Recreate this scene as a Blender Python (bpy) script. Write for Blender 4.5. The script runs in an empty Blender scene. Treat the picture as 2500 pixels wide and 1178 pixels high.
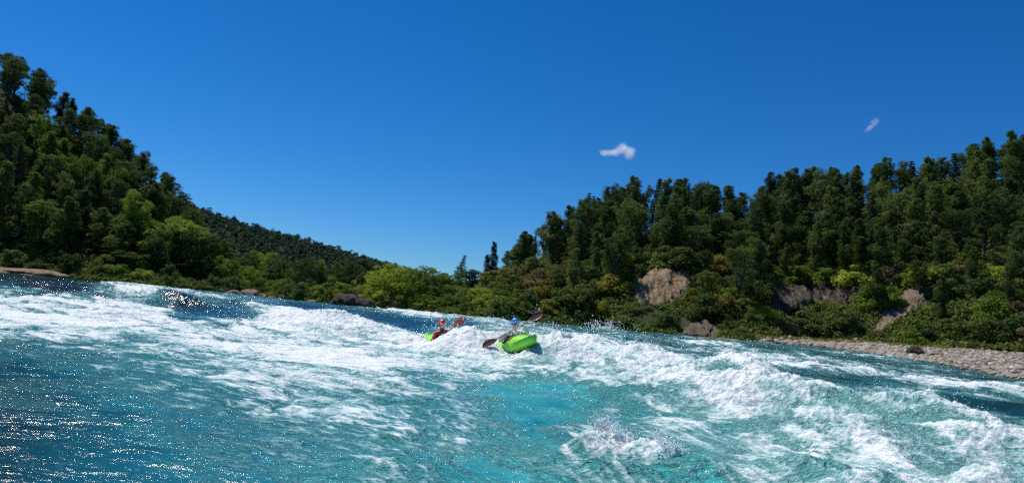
import bpy, bmesh, math, random
import numpy as np
from mathutils import Vector, Matrix
rad = math.radians
SC = bpy.context.scene
COL = SC.collection
RNG = np.random.default_rng(7)
random.seed(7)

# ------------------------------------------------------------------ camera
CAM_H, F_PX, PITCH, ROLL = 1.5, 1659.0, math.atan(153 / 1659), math.atan(.0787)
cf = np.array([0, math.cos(PITCH), math.sin(PITCH)])
r0 = np.array([1.0, 0, 0]); u0 = np.array([0, -math.sin(PITCH), math.cos(PITCH)])
cr = r0 * math.cos(ROLL) + u0 * math.sin(ROLL)
cu = -r0 * math.sin(ROLL) + u0 * math.cos(ROLL)
CAM = np.array([0, 0, CAM_H])

def ray(px, py):
    return cf + cr * ((px - 1250) / F_PX) + cu * ((589 - py) / F_PX)
def W(px, py, d):
    """photo position + depth along Y -> world point"""
    r = ray(px, py)
    return CAM + r * (d / r[1])
def proj(p):
    q = np.asarray(p, float) - CAM
    z = q @ cf
    return 1250 + F_PX * (q @ cr) / z, 589 - F_PX * (q @ cu) / z

cam_d = bpy.data.cameras.new('camera')
cam = bpy.data.objects.new('camera', cam_d); COL.objects.link(cam)
cam_d.sensor_width = 36; cam_d.lens = 36 * F_PX / 2500
cam_d.clip_start = .05; cam_d.clip_end = 6000
m = Matrix(((cr[0], cu[0], -cf[0]), (cr[1], cu[1], -cf[1]), (cr[2], cu[2], -cf[2]))).to_4x4()
m.translation = CAM
cam.matrix_world = m
SC.camera = cam

# ------------------------------------------------------------------ light
SUN_AZ, SUN_EL = rad(-52), rad(61)          # azimuth from +Y, clockwise positive
sdir = Vector((math.sin(SUN_AZ) * math.cos(SUN_EL), math.cos(SUN_AZ) * math.cos(SUN_EL), math.sin(SUN_EL)))
sl = bpy.data.lights.new('sun', 'SUN'); sl.energy = 4.6; sl.angle = rad(.53); sl.color = (1, .955, .88)
so = bpy.data.objects.new('sun', sl); COL.objects.link(so)
so.rotation_euler = sdir.to_track_quat('Z', 'Y').to_euler()
wd = bpy.data.worlds.new('World'); SC.world = wd; wd.use_nodes = True
nt = wd.node_tree; nt.nodes.clear()
sky = nt.nodes.new('ShaderNodeTexSky'); sky.sky_type = 'NISHITA'; sky.sun_disc = False
sky.sun_elevation = SUN_EL; sky.sun_rotation = SUN_AZ % (2 * math.pi)
sky.altitude = 600; sky.air_density = 1.0; sky.dust_density = 0.0; sky.ozone_density = 2.0
mx = nt.nodes.new('ShaderNodeMix'); mx.data_type = 'RGBA'; mx.blend_type = 'MULTIPLY'; mx.inputs[0].default_value = 1
mx.inputs[7].default_value = (.40, .68, 1.05, 1)          # a deep, clear southern summer blue
hs = nt.nodes.new('ShaderNodeHueSaturation'); hs.inputs['Saturation'].default_value = 1.12; hs.inputs['Value'].default_value = 1.0
bg = nt.nodes.new('ShaderNodeBackground'); bg.inputs['Strength'].default_value = .078
wo = nt.nodes.new('ShaderNodeOutputWorld')
nt.links.new(sky.outputs[0], mx.inputs[6]); nt.links.new(mx.outputs[2], hs.inputs['Color']); nt.links.new(hs.outputs[0], bg.inputs[0]); nt.links.new(bg.outputs[0], wo.inputs[0])
SC.view_settings.view_transform = 'Standard'; SC.view_settings.look = 'None'
SC.view_settings.exposure = .25; SC.view_settings.gamma = 1
SC.render.engine = 'CYCLES'
SC.cycles.max_bounces = 8; SC.cycles.diffuse_bounces = 3; SC.cycles.glossy_bounces = 2
SC.cycles.transmission_bounces = 3; SC.cycles.transparent_max_bounces = 8; SC.cycles.volume_bounces = 5
SC.cycles.sample_clamp_indirect = 6
SC.cycles.use_denoising = False
SC.cycles.caustics_reflective = False; SC.cycles.caustics_refractive = False

# ------------------------------------------------------------------ noise
def _h(ix, iy, iz, seed):
    n = (ix.astype(np.int64) * 374761393 + iy.astype(np.int64) * 668265263 + iz * 1440662683 + seed * 974634777) & 0xffffffff
    n = ((n ^ (n >> 13)) * 1274126177) & 0xffffffff
    return n ^ (n >> 16)
_P = np.random.default_rng(11).permutation(1024).astype(np.int32)
_GA = np.random.default_rng(12).random(1024).astype(np.float32) * 2 * np.pi
_GX, _GY = np.cos(_GA), np.sin(_GA)
def noise2(x, y, seed=0):
    x = np.asarray(x, np.float32); y = np.asarray(y, np.float32)
    x0 = np.floor(x); y0 = np.floor(y); fx = x - x0; fy = y - y0
    ix = x0.astype(np.int32) & 1023; iy = (y0.astype(np.int32) + seed * 37) & 1023
    u = fx * fx * fx * (fx * (fx * 6 - 15) + 10); v = fy * fy * fy * (fy * (fy * 6 - 15) + 10)
    px0 = _P[ix]; px1 = _P[(ix + 1) & 1023]; iy1 = iy + 1
    def g(pp, jy, dx, dy):
        k = _P[(pp + jy) & 1023]
        return _GX[k] * dx + _GY[k] * dy
    a = g(px0, iy, fx, fy); b = g(px1, iy, fx - 1, fy); c = g(px0, iy1, fx, fy - 1); d = g(px1, iy1, fx - 1, fy - 1)
    a += (b - a) * u; c += (d - c) * u
    return 1.5 * (a + (c - a) * v)
def fbm2(x, y, oct=4, seed=0, gain=.5, lac=2.03):
    s = 0; a = 1; t = 0
    for i in range(oct):
        s = s + a * noise2(x, y, seed + i * 17); t += a; a *= gain; x = x * lac + 13.7; y = y * lac - 7.1
    return s / t
def billow2(x, y, oct=4, seed=0, gain=.5):
    s = 0; a = 1; t = 0
    for i in range(oct):
        s = s + a * (1 - 2 * np.abs(noise2(x, y, seed + i * 17))); t += a; a *= gain; x = x * 2.03 + 3.7; y = y * 2.03 - 9.1
    return s / t
def noise3(p, seed=0):
    x, y, z = p[..., 0], p[..., 1], p[..., 2]
    ix, iy, iz = np.floor(x), np.floor(y), np.floor(z); fx, fy, fz = x - ix, y - iy, z - iz
    w = [f * f * (3 - 2 * f) for f in (fx, fy, fz)]
    r = 0
    for a in (0, 1):
        for b in (0, 1):
            for c in (0, 1):
                h = _h(ix + a, iy + b, (iz + c).astype(np.int64), seed)
                gx = (h & 0x3ff) / 511.5 - 1; gy = ((h >> 10) & 0x3ff) / 511.5 - 1; gz = ((h >> 20) & 0x3ff) / 511.5 - 1
                wt = (w[0] if a else 1 - w[0]) * (w[1] if b else 1 - w[1]) * (w[2] if c else 1 - w[2])
                r = r + wt * (gx * (fx - a) + gy * (fy - b) + gz * (fz - c))
    return r
def fbm3(p, oct=4, seed=0):
    s = 0; a = 1
    for i in range(oct):
        s = s + a * noise3(p, seed + i * 5); a *= .5; p = p * 2.03 + 5.2
    return s
def sstep(a, b, x):
    t = np.clip((x - a) / (b - a), 0, 1); return t * t * (3 - 2 * t)

# ------------------------------------------------------------------ object helpers
def mesh_np(name, V, F, smooth=True, attrs=None):
    """V (n,3), F (m,k) same-size polygons -> mesh"""
    V = np.ascontiguousarray(V, dtype=np.float32); F = np.ascontiguousarray(F, dtype=np.int32)
    me = bpy.data.meshes.new(name); k = F.shape[1]
    me.vertices.add(len(V)); me.vertices.foreach_set('co', V.ravel())
    me.loops.add(F.size); me.loops.foreach_set('vertex_index', F.ravel())
    me.polygons.add(len(F)); me.polygons.foreach_set('loop_start', np.arange(0, F.size, k, dtype=np.int32))
    if smooth: me.polygons.foreach_set('use_smooth', np.ones(len(F), dtype=bool))
    for an, av in (attrs or {}).items():
        at = me.attributes.new(an, 'FLOAT', 'POINT'); at.data.foreach_set('value', np.ascontiguousarray(av, dtype=np.float32).ravel())
    me.update(calc_edges=True); me.validate()
    return me
def link(name, me, mat=None, parent=None, loc=None, **props):
    o = bpy.data.objects.new(name, me); COL.objects.link(o)
    if mat is not None and me is not None and len(me.materials) == 0: me.materials.append(mat)
    if parent is not None: o.parent = parent
    if loc is not None: o.location = loc
    for k, v in props.items(): o[k] = v
    return o
def empty(name, loc, label, cat, group=None):
    o = bpy.data.objects.new(name, None); COL.objects.link(o); o.location = loc; o.empty_display_size = .2
    o['label'] = label; o['category'] = cat
    if group: o['group'] = group
    return o
def bm_mesh(name, bm, smooth=True):
    me = bpy.data.meshes.new(name); bmesh.ops.recalc_face_normals(bm, faces=bm.faces); bm.to_mesh(me); bm.free()
    if smooth: me.polygons.foreach_set('use_smooth', np.ones(len(me.polygons), dtype=bool))
    return me
def grid_faces(nr, nc):
    i = np.arange(nr - 1)[:, None] * nc + np.arange(nc - 1)[None, :]
    return np.stack([i, i + 1, i + nc + 1, i + nc], -1).reshape(-1, 4)
_ico = {}
def ico(sub):
    if sub not in _ico:
        bm = bmesh.new(); bmesh.ops.create_icosphere(bm, subdivisions=sub, radius=1)
        bm.verts.ensure_lookup_table()
        _ico[sub] = (np.array([v.co[:] for v in bm.verts]), np.array([[v.index for v in f.verts] for f in bm.faces])); bm.free()
    return _ico[sub]

def tube_np(pts, rads, sides=6):
    pts = np.array(pts, float); V = []; n = len(pts)
    for i in range(n):
        d = pts[min(i + 1, n - 1)] - pts[max(i - 1, 0)]; d /= np.linalg.norm(d) + 1e-9
        a = np.cross(d, [0.31, .95, .05]); a /= np.linalg.norm(a) + 1e-9; b = np.cross(d, a)
        for k in range(sides):
            t = 2 * math.pi * k / sides; V.append(pts[i] + rads[i] * (a * math.cos(t) + b * math.sin(t)))
    F = []
    for i in range(n - 1):
        for k in range(sides):
            F.append([i * sides + k, i * sides + (k + 1) % sides, (i + 1) * sides + (k + 1) % sides, (i + 1) * sides + k])
    return np.array(V), np.array(F)
def merge(parts):
    V = []; F = []; o = 0
    for v, f in parts: V.append(v); F.append(f + o); o += len(v)
    return np.concatenate(V), np.concatenate(F)


# ------------------------------------------------------------------ material helpers
class NT:
    def __init__(s, name):
        s.m = bpy.data.materials.new(name); s.m.use_nodes = True; s.t = s.m.node_tree
        s.b = s.t.nodes['Principled BSDF']; s.o = s.t.nodes['Material Output']
    def n(s, typ, **kw):
        nd = s.t.nodes.new(typ)
        for k, v in kw.items(): setattr(nd, k, v)
        return nd
    def l(s, a, b): s.t.links.new(a, b)
    def put(s, sock, v):
        if isinstance(v, bpy.types.NodeSocket): s.l(v, sock)
        else: sock.default_value = v
    def noise(s, scale, detail=4, rough=.55, vec=None, dist=0.0):
        nd = s.n('ShaderNodeTexNoise'); nd.inputs['Scale'].default_value = scale; nd.inputs['Detail'].default_value = detail
        nd.inputs['Roughness'].default_value = rough; nd.inputs['Distortion'].default_value = dist
        if vec is not None: s.l(vec, nd.inputs['Vector'])
        return nd.outputs['Fac']
    def coord(s, kind='Object'): return s.n('ShaderNodeTexCoord').outputs[kind]
    def attr(s, name): return s.n('ShaderNodeAttribute', attribute_name=name).outputs['Fac']
    def mth(s, op, a, b=None, c=None, clamp=False):
        nd = s.n('ShaderNodeMath', operation=op, use_clamp=clamp); s.put(nd.inputs[0], a)
        if b is not None: s.put(nd.inputs[1], b)
        if c is not None: s.put(nd.inputs[2], c)
        return nd.outputs[0]
    def mapr(s, v, a, b, c=0.0, d=1.0, smooth=True):
        nd = s.n('ShaderNodeMapRange', interpolation_type='SMOOTHSTEP' if smooth else 'LINEAR')
        s.put(nd.inputs[0], v)
        for i, x in enumerate((a, b, c, d)): nd.inputs[1 + i].default_value = x
        return nd.outputs[0]
    def mix(s, f, a, b, blend='MIX'):
        nd = s.n('ShaderNodeMix', data_type='RGBA', blend_type=blend)
        s.put(nd.inputs[0], f)
        for k, v in ((6, a), (7, b)):
            s.put(nd.inputs[k], (*v, 1) if isinstance(v, tuple) and len(v) == 3 else v)
        return nd.outputs[2]
    def ramp(s, f, stops):
        nd = s.n('ShaderNodeValToRGB'); s.put(nd.inputs[0], f); e = nd.color_ramp.elements
        while len(e) < len(stops): e.new(.5)
        for el, (p, c) in zip(e, stops): el.position = p; el.color = (*c, 1)
        return nd.outputs[0]
    def bump(s, h, strength=.5, dist=.05, normal=None):
        nd = s.n('ShaderNodeBump'); nd.inputs['Strength'].default_value = strength; nd.inputs['Distance'].default_value = dist
        s.l(h, nd.inputs['Height'])
        if normal is not None: s.l(normal, nd.inputs['Normal'])
        return nd.outputs[0]
    def set(s, **kw):
        nm = {'color': 'Base Color', 'rough': 'Roughness', 'normal': 'Normal', 'spec': 'Specular IOR Level', 'ior': 'IOR', 'metal': 'Metallic', 'coat': 'Coat Weight'}
        for k, v in kw.items():
            s.put(s.b.inputs[nm[k]], (*v, 1) if isinstance(v, tuple) and len(v) == 3 else v)
        return s.m

def mat_simple(name, color, rough=.5, var=.15, scale=20, spec=.5, bump=.1, coat=0):
    t = NT(name); n = t.noise(scale, 4, vec=t.coord())
    lo = tuple(c * (1 - var) for c in color); hi = tuple(min(1, c * (1 + var)) for c in color)
    return t.set(color=t.mix(n, lo, hi), rough=rough, spec=spec, coat=coat, normal=t.bump(n, bump, .01))
# ------------------------------------------------------------------ lie of the land
# per column c (tangent of azimuth, in photo units): depth/height of water edge, slope toe, mid slope, ridge
TAB = np.array([
 # c     d0   w0   d1  z1   d2  z2   d3  z3
 (-2500, 30, .8,  34, 2,  48, 12,  70, 28),
 (-900, 55, .8,  58, 2,  74, 13,  96, 31),
 (-40, 73, .70,  75, 1.5, 90, 14.5, 108, 30),
 (200, 72, .55,  74, 1.4, 92, 11, 112, 21.5),
 (400, 73, .42,  75, 1.2, 95, 6.5, 116, 12.5),
 (500, 76, .33,  78, 1.0, 100, 4.2, 120, 7.5),
 (620, 80, .20,  82, .7, 105, 2.0, 130, 4),
 (750, 72, .12,  74, .5, 100, 1.0, 135, 2.2),
 (880, 69, .10,  71, .6, 90, 1.2, 135, 2.2),
 (1000, 71, .05, 73, .6, 90, 1.5, 135, 2.6),
 (1160, 65, 0,   67, .7, 85, 2.2, 120, 4.2),
 (1250, 63, 0,   65, 1.0, 78, 3.6, 100, 6.5),
 (1400, 64, 0,   66, 1.0, 75, 4.6, 100, 10.5),
 (1540, 62, 0,   64, 1.4, 70, 5.2, 102, 13),
 (1620, 60, 0,   65, 2.2, 70, 6.6, 104, 13.5),
 (1750, 57, 0,   61, 1.2, 72, 6.2, 104, 14),
 (1850, 56, 0,   59, .45, 72, 6.5, 106, 16.5),
 (2000, 56, 0,   63, .5, 72, 7.0, 106, 18),
 (2200, 44, 0,   57, .72, 69, 7.6, 104, 20.5),
 (2400, 33, 0,   54, .8, 66, 8, 100, 23),
 (2500, 29, 0,   52, .85, 64, 8, 98, 24.5),
 (3200, 20, 0,   40, 1.0, 55, 10, 88, 30),
 (5000, 12, 0,   25, 1.2, 40, 10, 66, 28)], float)
FAR = np.array([(-2500, 42), (300, 47), (480, 38.5), (600, 31.5), (800, 22.5), (1000, 12.5), (1100, 6), (1200, 4), (1400, 4), (5000, 5)], float)
def tab(c, k): return np.interp(c, TAB[:, 0], TAB[:, k])
def cd(x, y):
    y = np.maximum(y, .5); return 1250 + F_PX * x / y
def water_level(c, d):
    w = tab(c, 2); return w * sstep(.42, .68, d / np.maximum(tab(c, 1), 1))
def land_z(x, y):
    x = np.asarray(x, float); y = np.asarray(y, float)
    c = cd(x, y); d = np.maximum(y, .5)
    K = [tab(c, i) for i in range(1, 9)]
    far = np.interp(c, FAR[:, 0], FAR[:, 1])
    ds = [np.full_like(c, -60), K[0] - 5, K[0] - .6, K[0] + .3, K[2], K[4], K[6], K[6] + 30, np.full_like(c, 225.), np.full_like(c, 385.), np.full_like(c, 900.), np.full_like(c, 4000.)]
    zs = [np.full_like(c, -2.2), np.full_like(c, -1.3), K[1] - .45, K[1] + .08, K[3], K[5], K[7], K[7] - 1.5, np.minimum(K[7] - 2, 3.5), far, far * .6, np.full_like(c, -5.)]
    z = np.full_like(c, -2.2)
    for i in range(len(ds) - 1):
        a, b = ds[i], ds[i + 1]; t = np.clip((d - a) / np.maximum(b - a, .01), 0, 1)
        t = t * .6 + .4 * t * t * (3 - 2 * t)
        z = np.where(d >= a, zs[i] + (zs[i + 1] - zs[i]) * t, z)
    hill = sstep(0, 6, d - K[2])
    z = z + hill * (1.1 * fbm2(x / 9, y / 9, 4, 3) + .3 * fbm2(x / 1.7, y / 1.7, 3, 8))
    z = z + (1 - hill) * sstep(0, 2, d - K[0]) * .12 * fbm2(x / 3, y / 3, 3, 5)
    return z
def land1(x, y): return float(land_z(np.array([x]), np.array([y]))[0])

SKYLINE = [(-200, -60), (0, 84), (100, 172), (200, 244), (300, 328), (400, 400), (480, 512), (545, 600)]
SKY_R = [(1190, 700), (1235, 640), (1270, 580), (1340, 530), (1430, 482), (1540, 428), (1640, 436), (1700, 432), (1800, 458), (1840, 478), (1890, 428), (2000, 402), (2100, 406), (2200, 386), (2300, 388), (2400, 342), (2500, 314), (2620, 270), (2900, 200)]
def _sky(lst):
    a = []
    for p in lst:
        r = ray(*p); a.append((1250 + F_PX * r[0] / r[1], r[2] / r[1]))
    return np.array(a)
SKA, SKB = _sky(SKYLINE), _sky(SKY_R)
def sky_top(c, d):
    """height a tree at depth d may reach"""
    s = SKA if c < 700 else SKB
    return CAM_H + d * float(np.interp(c, s[:, 0], s[:, 1]))

# ---- ground sheet: fine where the photo looks, coarse out to the horizon
def ground():
    th = np.concatenate([np.linspace(-88, -52, 24, endpoint=False), np.linspace(-52, 52, 620), np.linspace(52, 88, 25)[1:]])
    rr = np.concatenate([[1.5, 6, 12, 18], np.linspace(24, 50, 40, endpoint=False), np.linspace(50, 90, 150, endpoint=False), np.linspace(90, 150, 90, endpoint=False), np.geomspace(150, 3500, 70)])
    T, R = np.meshgrid(np.radians(th), rr)
    # depth-uniform rows in front, so that the bank lines stay crisp
    X = R * np.sin(T); Y = R * np.cos(T)
    Z = land_z(X, Y)
    c = cd(X, Y); d0, d1 = tab(c, 1), tab(c, 3)
    gr = sstep(1700, 1850, c) * (1 - sstep(-1.5, 1.0, Y - d1 + 1.2 * fbm2(X / 2, Y / 2, 3, 21)))
    wet = 1 - sstep(-.2, 1.0, Y - d0)
    V = np.stack([X, Y, Z], -1).reshape(-1, 3)
    t = NT('ground_soil')
    co = t.coord('Object')
    n1 = t.noise(.35, 6, .6, co); n2 = t.noise(2.2, 6, .65, co); n3 = t.noise(9, 5, .6, co)
    soil = t.ramp(n2, [(.3, (.016, .017, .007)), (.5, (.030, .034, .010)), (.72, (.062, .056, .022))])
    moss = t.mix(t.mapr(n1, .42, .62), soil, (.028, .040, .010))
    gravel = t.ramp(n3, [(.3, (.12, .10, .085)), (.5, (.24, .205, .18)), (.75, (.38, .33, .29))])
    colr = t.mix(t.attr('gravel'), moss, gravel)
    colr = t.mix(t.attr('wet'), colr, (.03, .03, .03))
    mt = t.set(color=colr, rough=.9, spec=.2, normal=t.bump(n3, .6, .12))
    me = mesh_np('ground', V, grid_faces(len(rr), len(th)), True, {'gravel': gr, 'wet': wet})
    link('ground', me, mt, kind='structure', label='river banks and hillsides under the trees')
ground()

# ------------------------------------------------------------------ the river
# foam cover 0..9, columns every 125 photo pixels, rows by how far below the horizon
VR = [28, 45, 60, 80, 100, 125, 160, 200, 250, 320, 400, 520]
FOAM = [
 # v: 28 45 60 80 100 125 160 200 250 320 400 520
 [1, 2.2, 1.6, 7, 7, 9, 7, 3, 0.8, 1.5, 0.3, 0],      # 0
 [0.5, 2.2, 1.6, 8, 8, 9, 7, 3, 1, 2, 0.8, 0.3],        # 125
 [0.2, 1.6, 5.5, 9, 9, 9, 7, 3.5, 3, 1.2, 0.8, 1],     # 250
 [6, 8, 6, 8, 9, 8, 6.5, 4.5, 4, 1.5, 0.3, 0.5],   # 375
 [1, 6.5, 2.2, 2, 7.5, 8, 7.3, 5.8, 4.3, 2.8, 1.4, 0.4],   # 500
 [1, 5, 1.6, 3.4, 7.5, 8.5, 7.8, 6.3, 5.5, 3.9, 2.5, 0.8],    # 625
 [1.5, 3, 2.2, 8, 8.5, 8.5, 8.3, 6.3, 5.5, 4.3, 2.9, 1.2],     # 750
 [2, 2, 4.5, 8, 8.5, 8.5, 8.5, 7.3, 5.8, 4.5, 3.5, 1.4],   # 875
 [5.5, 3, 1, 2, 7, 8.5, 9, 6.3, 5.5, 4.5, 3.7, 1.8],       # 1000
 [6, 5.5, 2, 6.5, 8.5, 8.5, 7.8, 4.5, 4.3, 4.5, 3.7, 2.2], # 1125
 [3, 6, 6, 8.5, 8.5, 8.8, 7, 2.6, 1.6, 3, 2.6, 2.4],     # 1250
 [2, 2, 5, 8.5, 9, 9, 7.5, 3, 1, 2.2, 3, 2.6],           # 1375
 [2, 3, 6, 8.5, 8.5, 9, 8.5, 6, 2.6, 6.5, 4.5, 3],           # 1500
 [2, 2.4, 4, 6.5, 7.5, 8.5, 9, 8.2, 5, 6.5, 5, 3.4],     # 1625
 [2, 3, 6.3, 6.3, 7.3, 8.5, 8.5, 9, 7.3, 3.4, 3.4, 3],         # 1750
 [2, 3, 4.5, 5.8, 7.3, 7, 8, 9, 7.5, 5, 4, 3.4],           # 1875
 [2, 2.2, 3.8, 5.5, 5.8, 5.5, 8, 8.5, 7.5, 6, 5, 4],     # 2000
 [1, 1.5, 3.5, 4.9, 6.5, 2.6, 7, 6.5, 6.5, 7.2, 6, 5],   # 2125
 [1, 1, 2.8, 4.5, 6.5, 5.4, 2.4, 6, 6.2, 7.5, 6.2, 5.5], # 2250
 [1, 1, 2.3, 2.9, 4.7, 5.2, 1.4, 6, 6.4, 7.5, 7.2, 6.5],   # 2375
 [1, 1, 2.3, 1.9, 4.7, 5.6, 1.2, 5, 6.2, 8, 7.2, 7]]        # 2500
FOAM = np.array(FOAM).T / 9.0
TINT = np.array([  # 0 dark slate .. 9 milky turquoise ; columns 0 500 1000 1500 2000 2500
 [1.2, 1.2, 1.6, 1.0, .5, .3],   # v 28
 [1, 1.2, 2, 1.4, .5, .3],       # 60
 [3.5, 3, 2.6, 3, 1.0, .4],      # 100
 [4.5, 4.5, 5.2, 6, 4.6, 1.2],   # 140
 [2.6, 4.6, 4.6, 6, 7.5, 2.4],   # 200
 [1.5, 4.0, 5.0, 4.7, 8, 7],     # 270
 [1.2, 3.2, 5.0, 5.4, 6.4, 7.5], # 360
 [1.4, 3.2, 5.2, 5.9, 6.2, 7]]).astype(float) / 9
TV = [28, 60, 100, 140, 200, 270, 360, 520]; TC = [0, 500, 1000, 1500, 2000, 2500]

def bilin(G, rows, cols, v, c):
    lv = np.log(np.clip(v, rows[0], rows[-1])); lr = np.log(np.array(rows, float))
    a = np.interp(lv, lr, np.arange(len(rows))); b = np.interp(c, cols, np.arange(len(cols)))
    i = np.minimum(a.astype(int), len(rows) - 2); j = np.minimum(b.astype(int), len(cols) - 2)
    fa = a - i; fb = b - j; fa = fa * fa * (3 - 2 * fa); fb = fb * fb * (3 - 2 * fb)
    return (G[i, j] * (1 - fb) + G[i, j + 1] * fb) * (1 - fa) + (G[i + 1, j] * (1 - fb) + G[i + 1, j + 1] * fb) * fa

# breaking crests: (photo x, photo y of the top, depth m, half length m, half thickness m, turn deg)
CREST = [
 (345, 700, 37, 2.6, 1.3, 0), (230, 724, 33, 2.4, 1.0, 6), (120, 748, 30, 2.5, .9, 5), (450, 716, 36, 2.2, .9, -10), (560, 728, 39, 3.2, .9, -18),
 (90, 700, 42, 2.4, .8, 8),
 (735, 764, 24.5, 1.9, 1.0, 0), (845, 774, 24, 1.2, .9, -8), (905, 792, 23, 1.3, .8, -12), (640, 790, 25, 2.2, .8, 0), (990, 812, 22, 1.2, .7, 0), (520, 790, 27, 2.2, .7, 0),
 (1132, 808, 19.4, .70, .5, -8), (1172, 820, 19.0, .6, .5, 0), (1218, 796, 21.8, .9, .6, 0), (1345, 808, 18.8, .55, .5, -14), (1392, 838, 18.3, .8, .5, -10),
 (1480, 800, 21, 1.0, .7, 0), (1430, 820, 20.2, .8, .6, 0), (1560, 830, 19, 1.2, .6, -12), (1630, 850, 16.5, 1.2, .6, -12), (1510, 880, 15.5, 1.3, .5, -5),
 (1765, 878, 13.4, 1.2, .55, -16), (1835, 892, 12.6, .6, .45, -18), (1700, 926, 11.4, 1.1, .5, -10), (1600, 905, 13, 1.2, .5, -6), (1880, 935, 11, .9, .45, -25), (1960, 948, 10.6, .8, .45, -20),
 (2035, 940, 11.5, .8, .4, -15), (2190, 968, 10.0, .9, .45, -15), (2330, 1004, 9.4, .9, .4, -15), (2420, 1030, 8.6, .8, .4, -15), (1990, 1000, 9.0, .9, .4, -20), (2120, 1040, 8.4, .9, .35, -15),
 (1440, 1078, 7.25, .34, .14, 24, .55), (1530, 1074, 7.1, .42, .16, -12, .5), (1640, 1100, 6.8, .30, .16, -30, .5), (1720, 1128, 6.3, .35, .16, -20, .4), (1270, 866, 18.1, .35, .25, 0),
 (1950, 1120, 6.4, .5, .2, -15), (1500, 1120, 6.2, .5, .2, -5), (520, 862, 16.5, .7, .4, -25), (150, 838, 20, 2.5, .8, 0), (2150, 1150, 5.9, .6, .25, -10), (2420, 1140, 6.0, .5, .25, -10)]
CW = []
for (px, py, D, a, b, rot, *fb) in CREST:
    p = W(px, py, D); CW.append((p[0], p[1], p[2], a, b, rad(rot), fb[0] if fb else 0))

# slick dark tongues (-) and white breaking lines (+): photo x, y, half length, half height, slope, amount
PATCH = [(60, 692, 110, 10, .07, -.5), (190, 722, 110, 15, .12, -.75), (250, 697, 95, 9, .08, -.6), (470, 755, 85, 22, .22, -.8), (590, 768, 85, 14, .24, -.7), (430, 728, 60, 8, .15, -.5),
 (640, 745, 110, 8, .16, -.5), (900, 772, 170, 11, .13, -.6), (1010, 792, 90, 13, .16, -.7), (770, 752, 90, 7, .14, -.5), (1150, 790, 50, 10, .1, -.5),
 (1640, 838, 110, 7, .1, -.35), (1720, 866, 80, 9, .15, -.5), (1860, 846, 120, 5, .1, -.3), (1960, 908, 130, 10, .11, -.5), (2100, 925, 90, 9, .12, -.5), (2270, 968, 130, 15, .11, -.6), (2430, 990, 120, 15, .11, -.6), (2200, 888, 200, 7, .12, -.3), (2440, 925, 120, 8, .14, -.4),
 (1250, 960, 190, 26, .08, -.35), (1400, 1010, 130, 22, .14, -.3), (180, 905, 230, 20, .02, -.25), (350, 1010, 300, 16, .01, -.15),
 (500, 742, 90, 6, .22, .45), (620, 752, 100, 5, .18, .35), (330, 712, 70, 14, .1, .4), (1000, 762, 130, 5, .12, .55), (720, 780, 80, 18, .05, .35), (860, 790, 80, 12, .12, .3),
 (2000, 893, 150, 7, .10, .5), (1930, 872, 110, 5, .08, .4), (2230, 918, 150, 7, .09, .5), (2400, 940, 130, 6, .11, .5), (2120, 868, 120, 4, .11, .35), (2330, 905, 110, 4, .12, .35), (2180, 948, 80, 9, .12, .4), (1760, 842, 90, 4, .08, .35),
 (700, 905, 220, 10, .03, .22), (620, 990, 240, 8, .03, .2), (850, 1000, 200, 8, .05, .22), (1000, 1070, 220, 7, .05, .2), (900, 940, 160, 8, .05, .2)]
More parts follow.
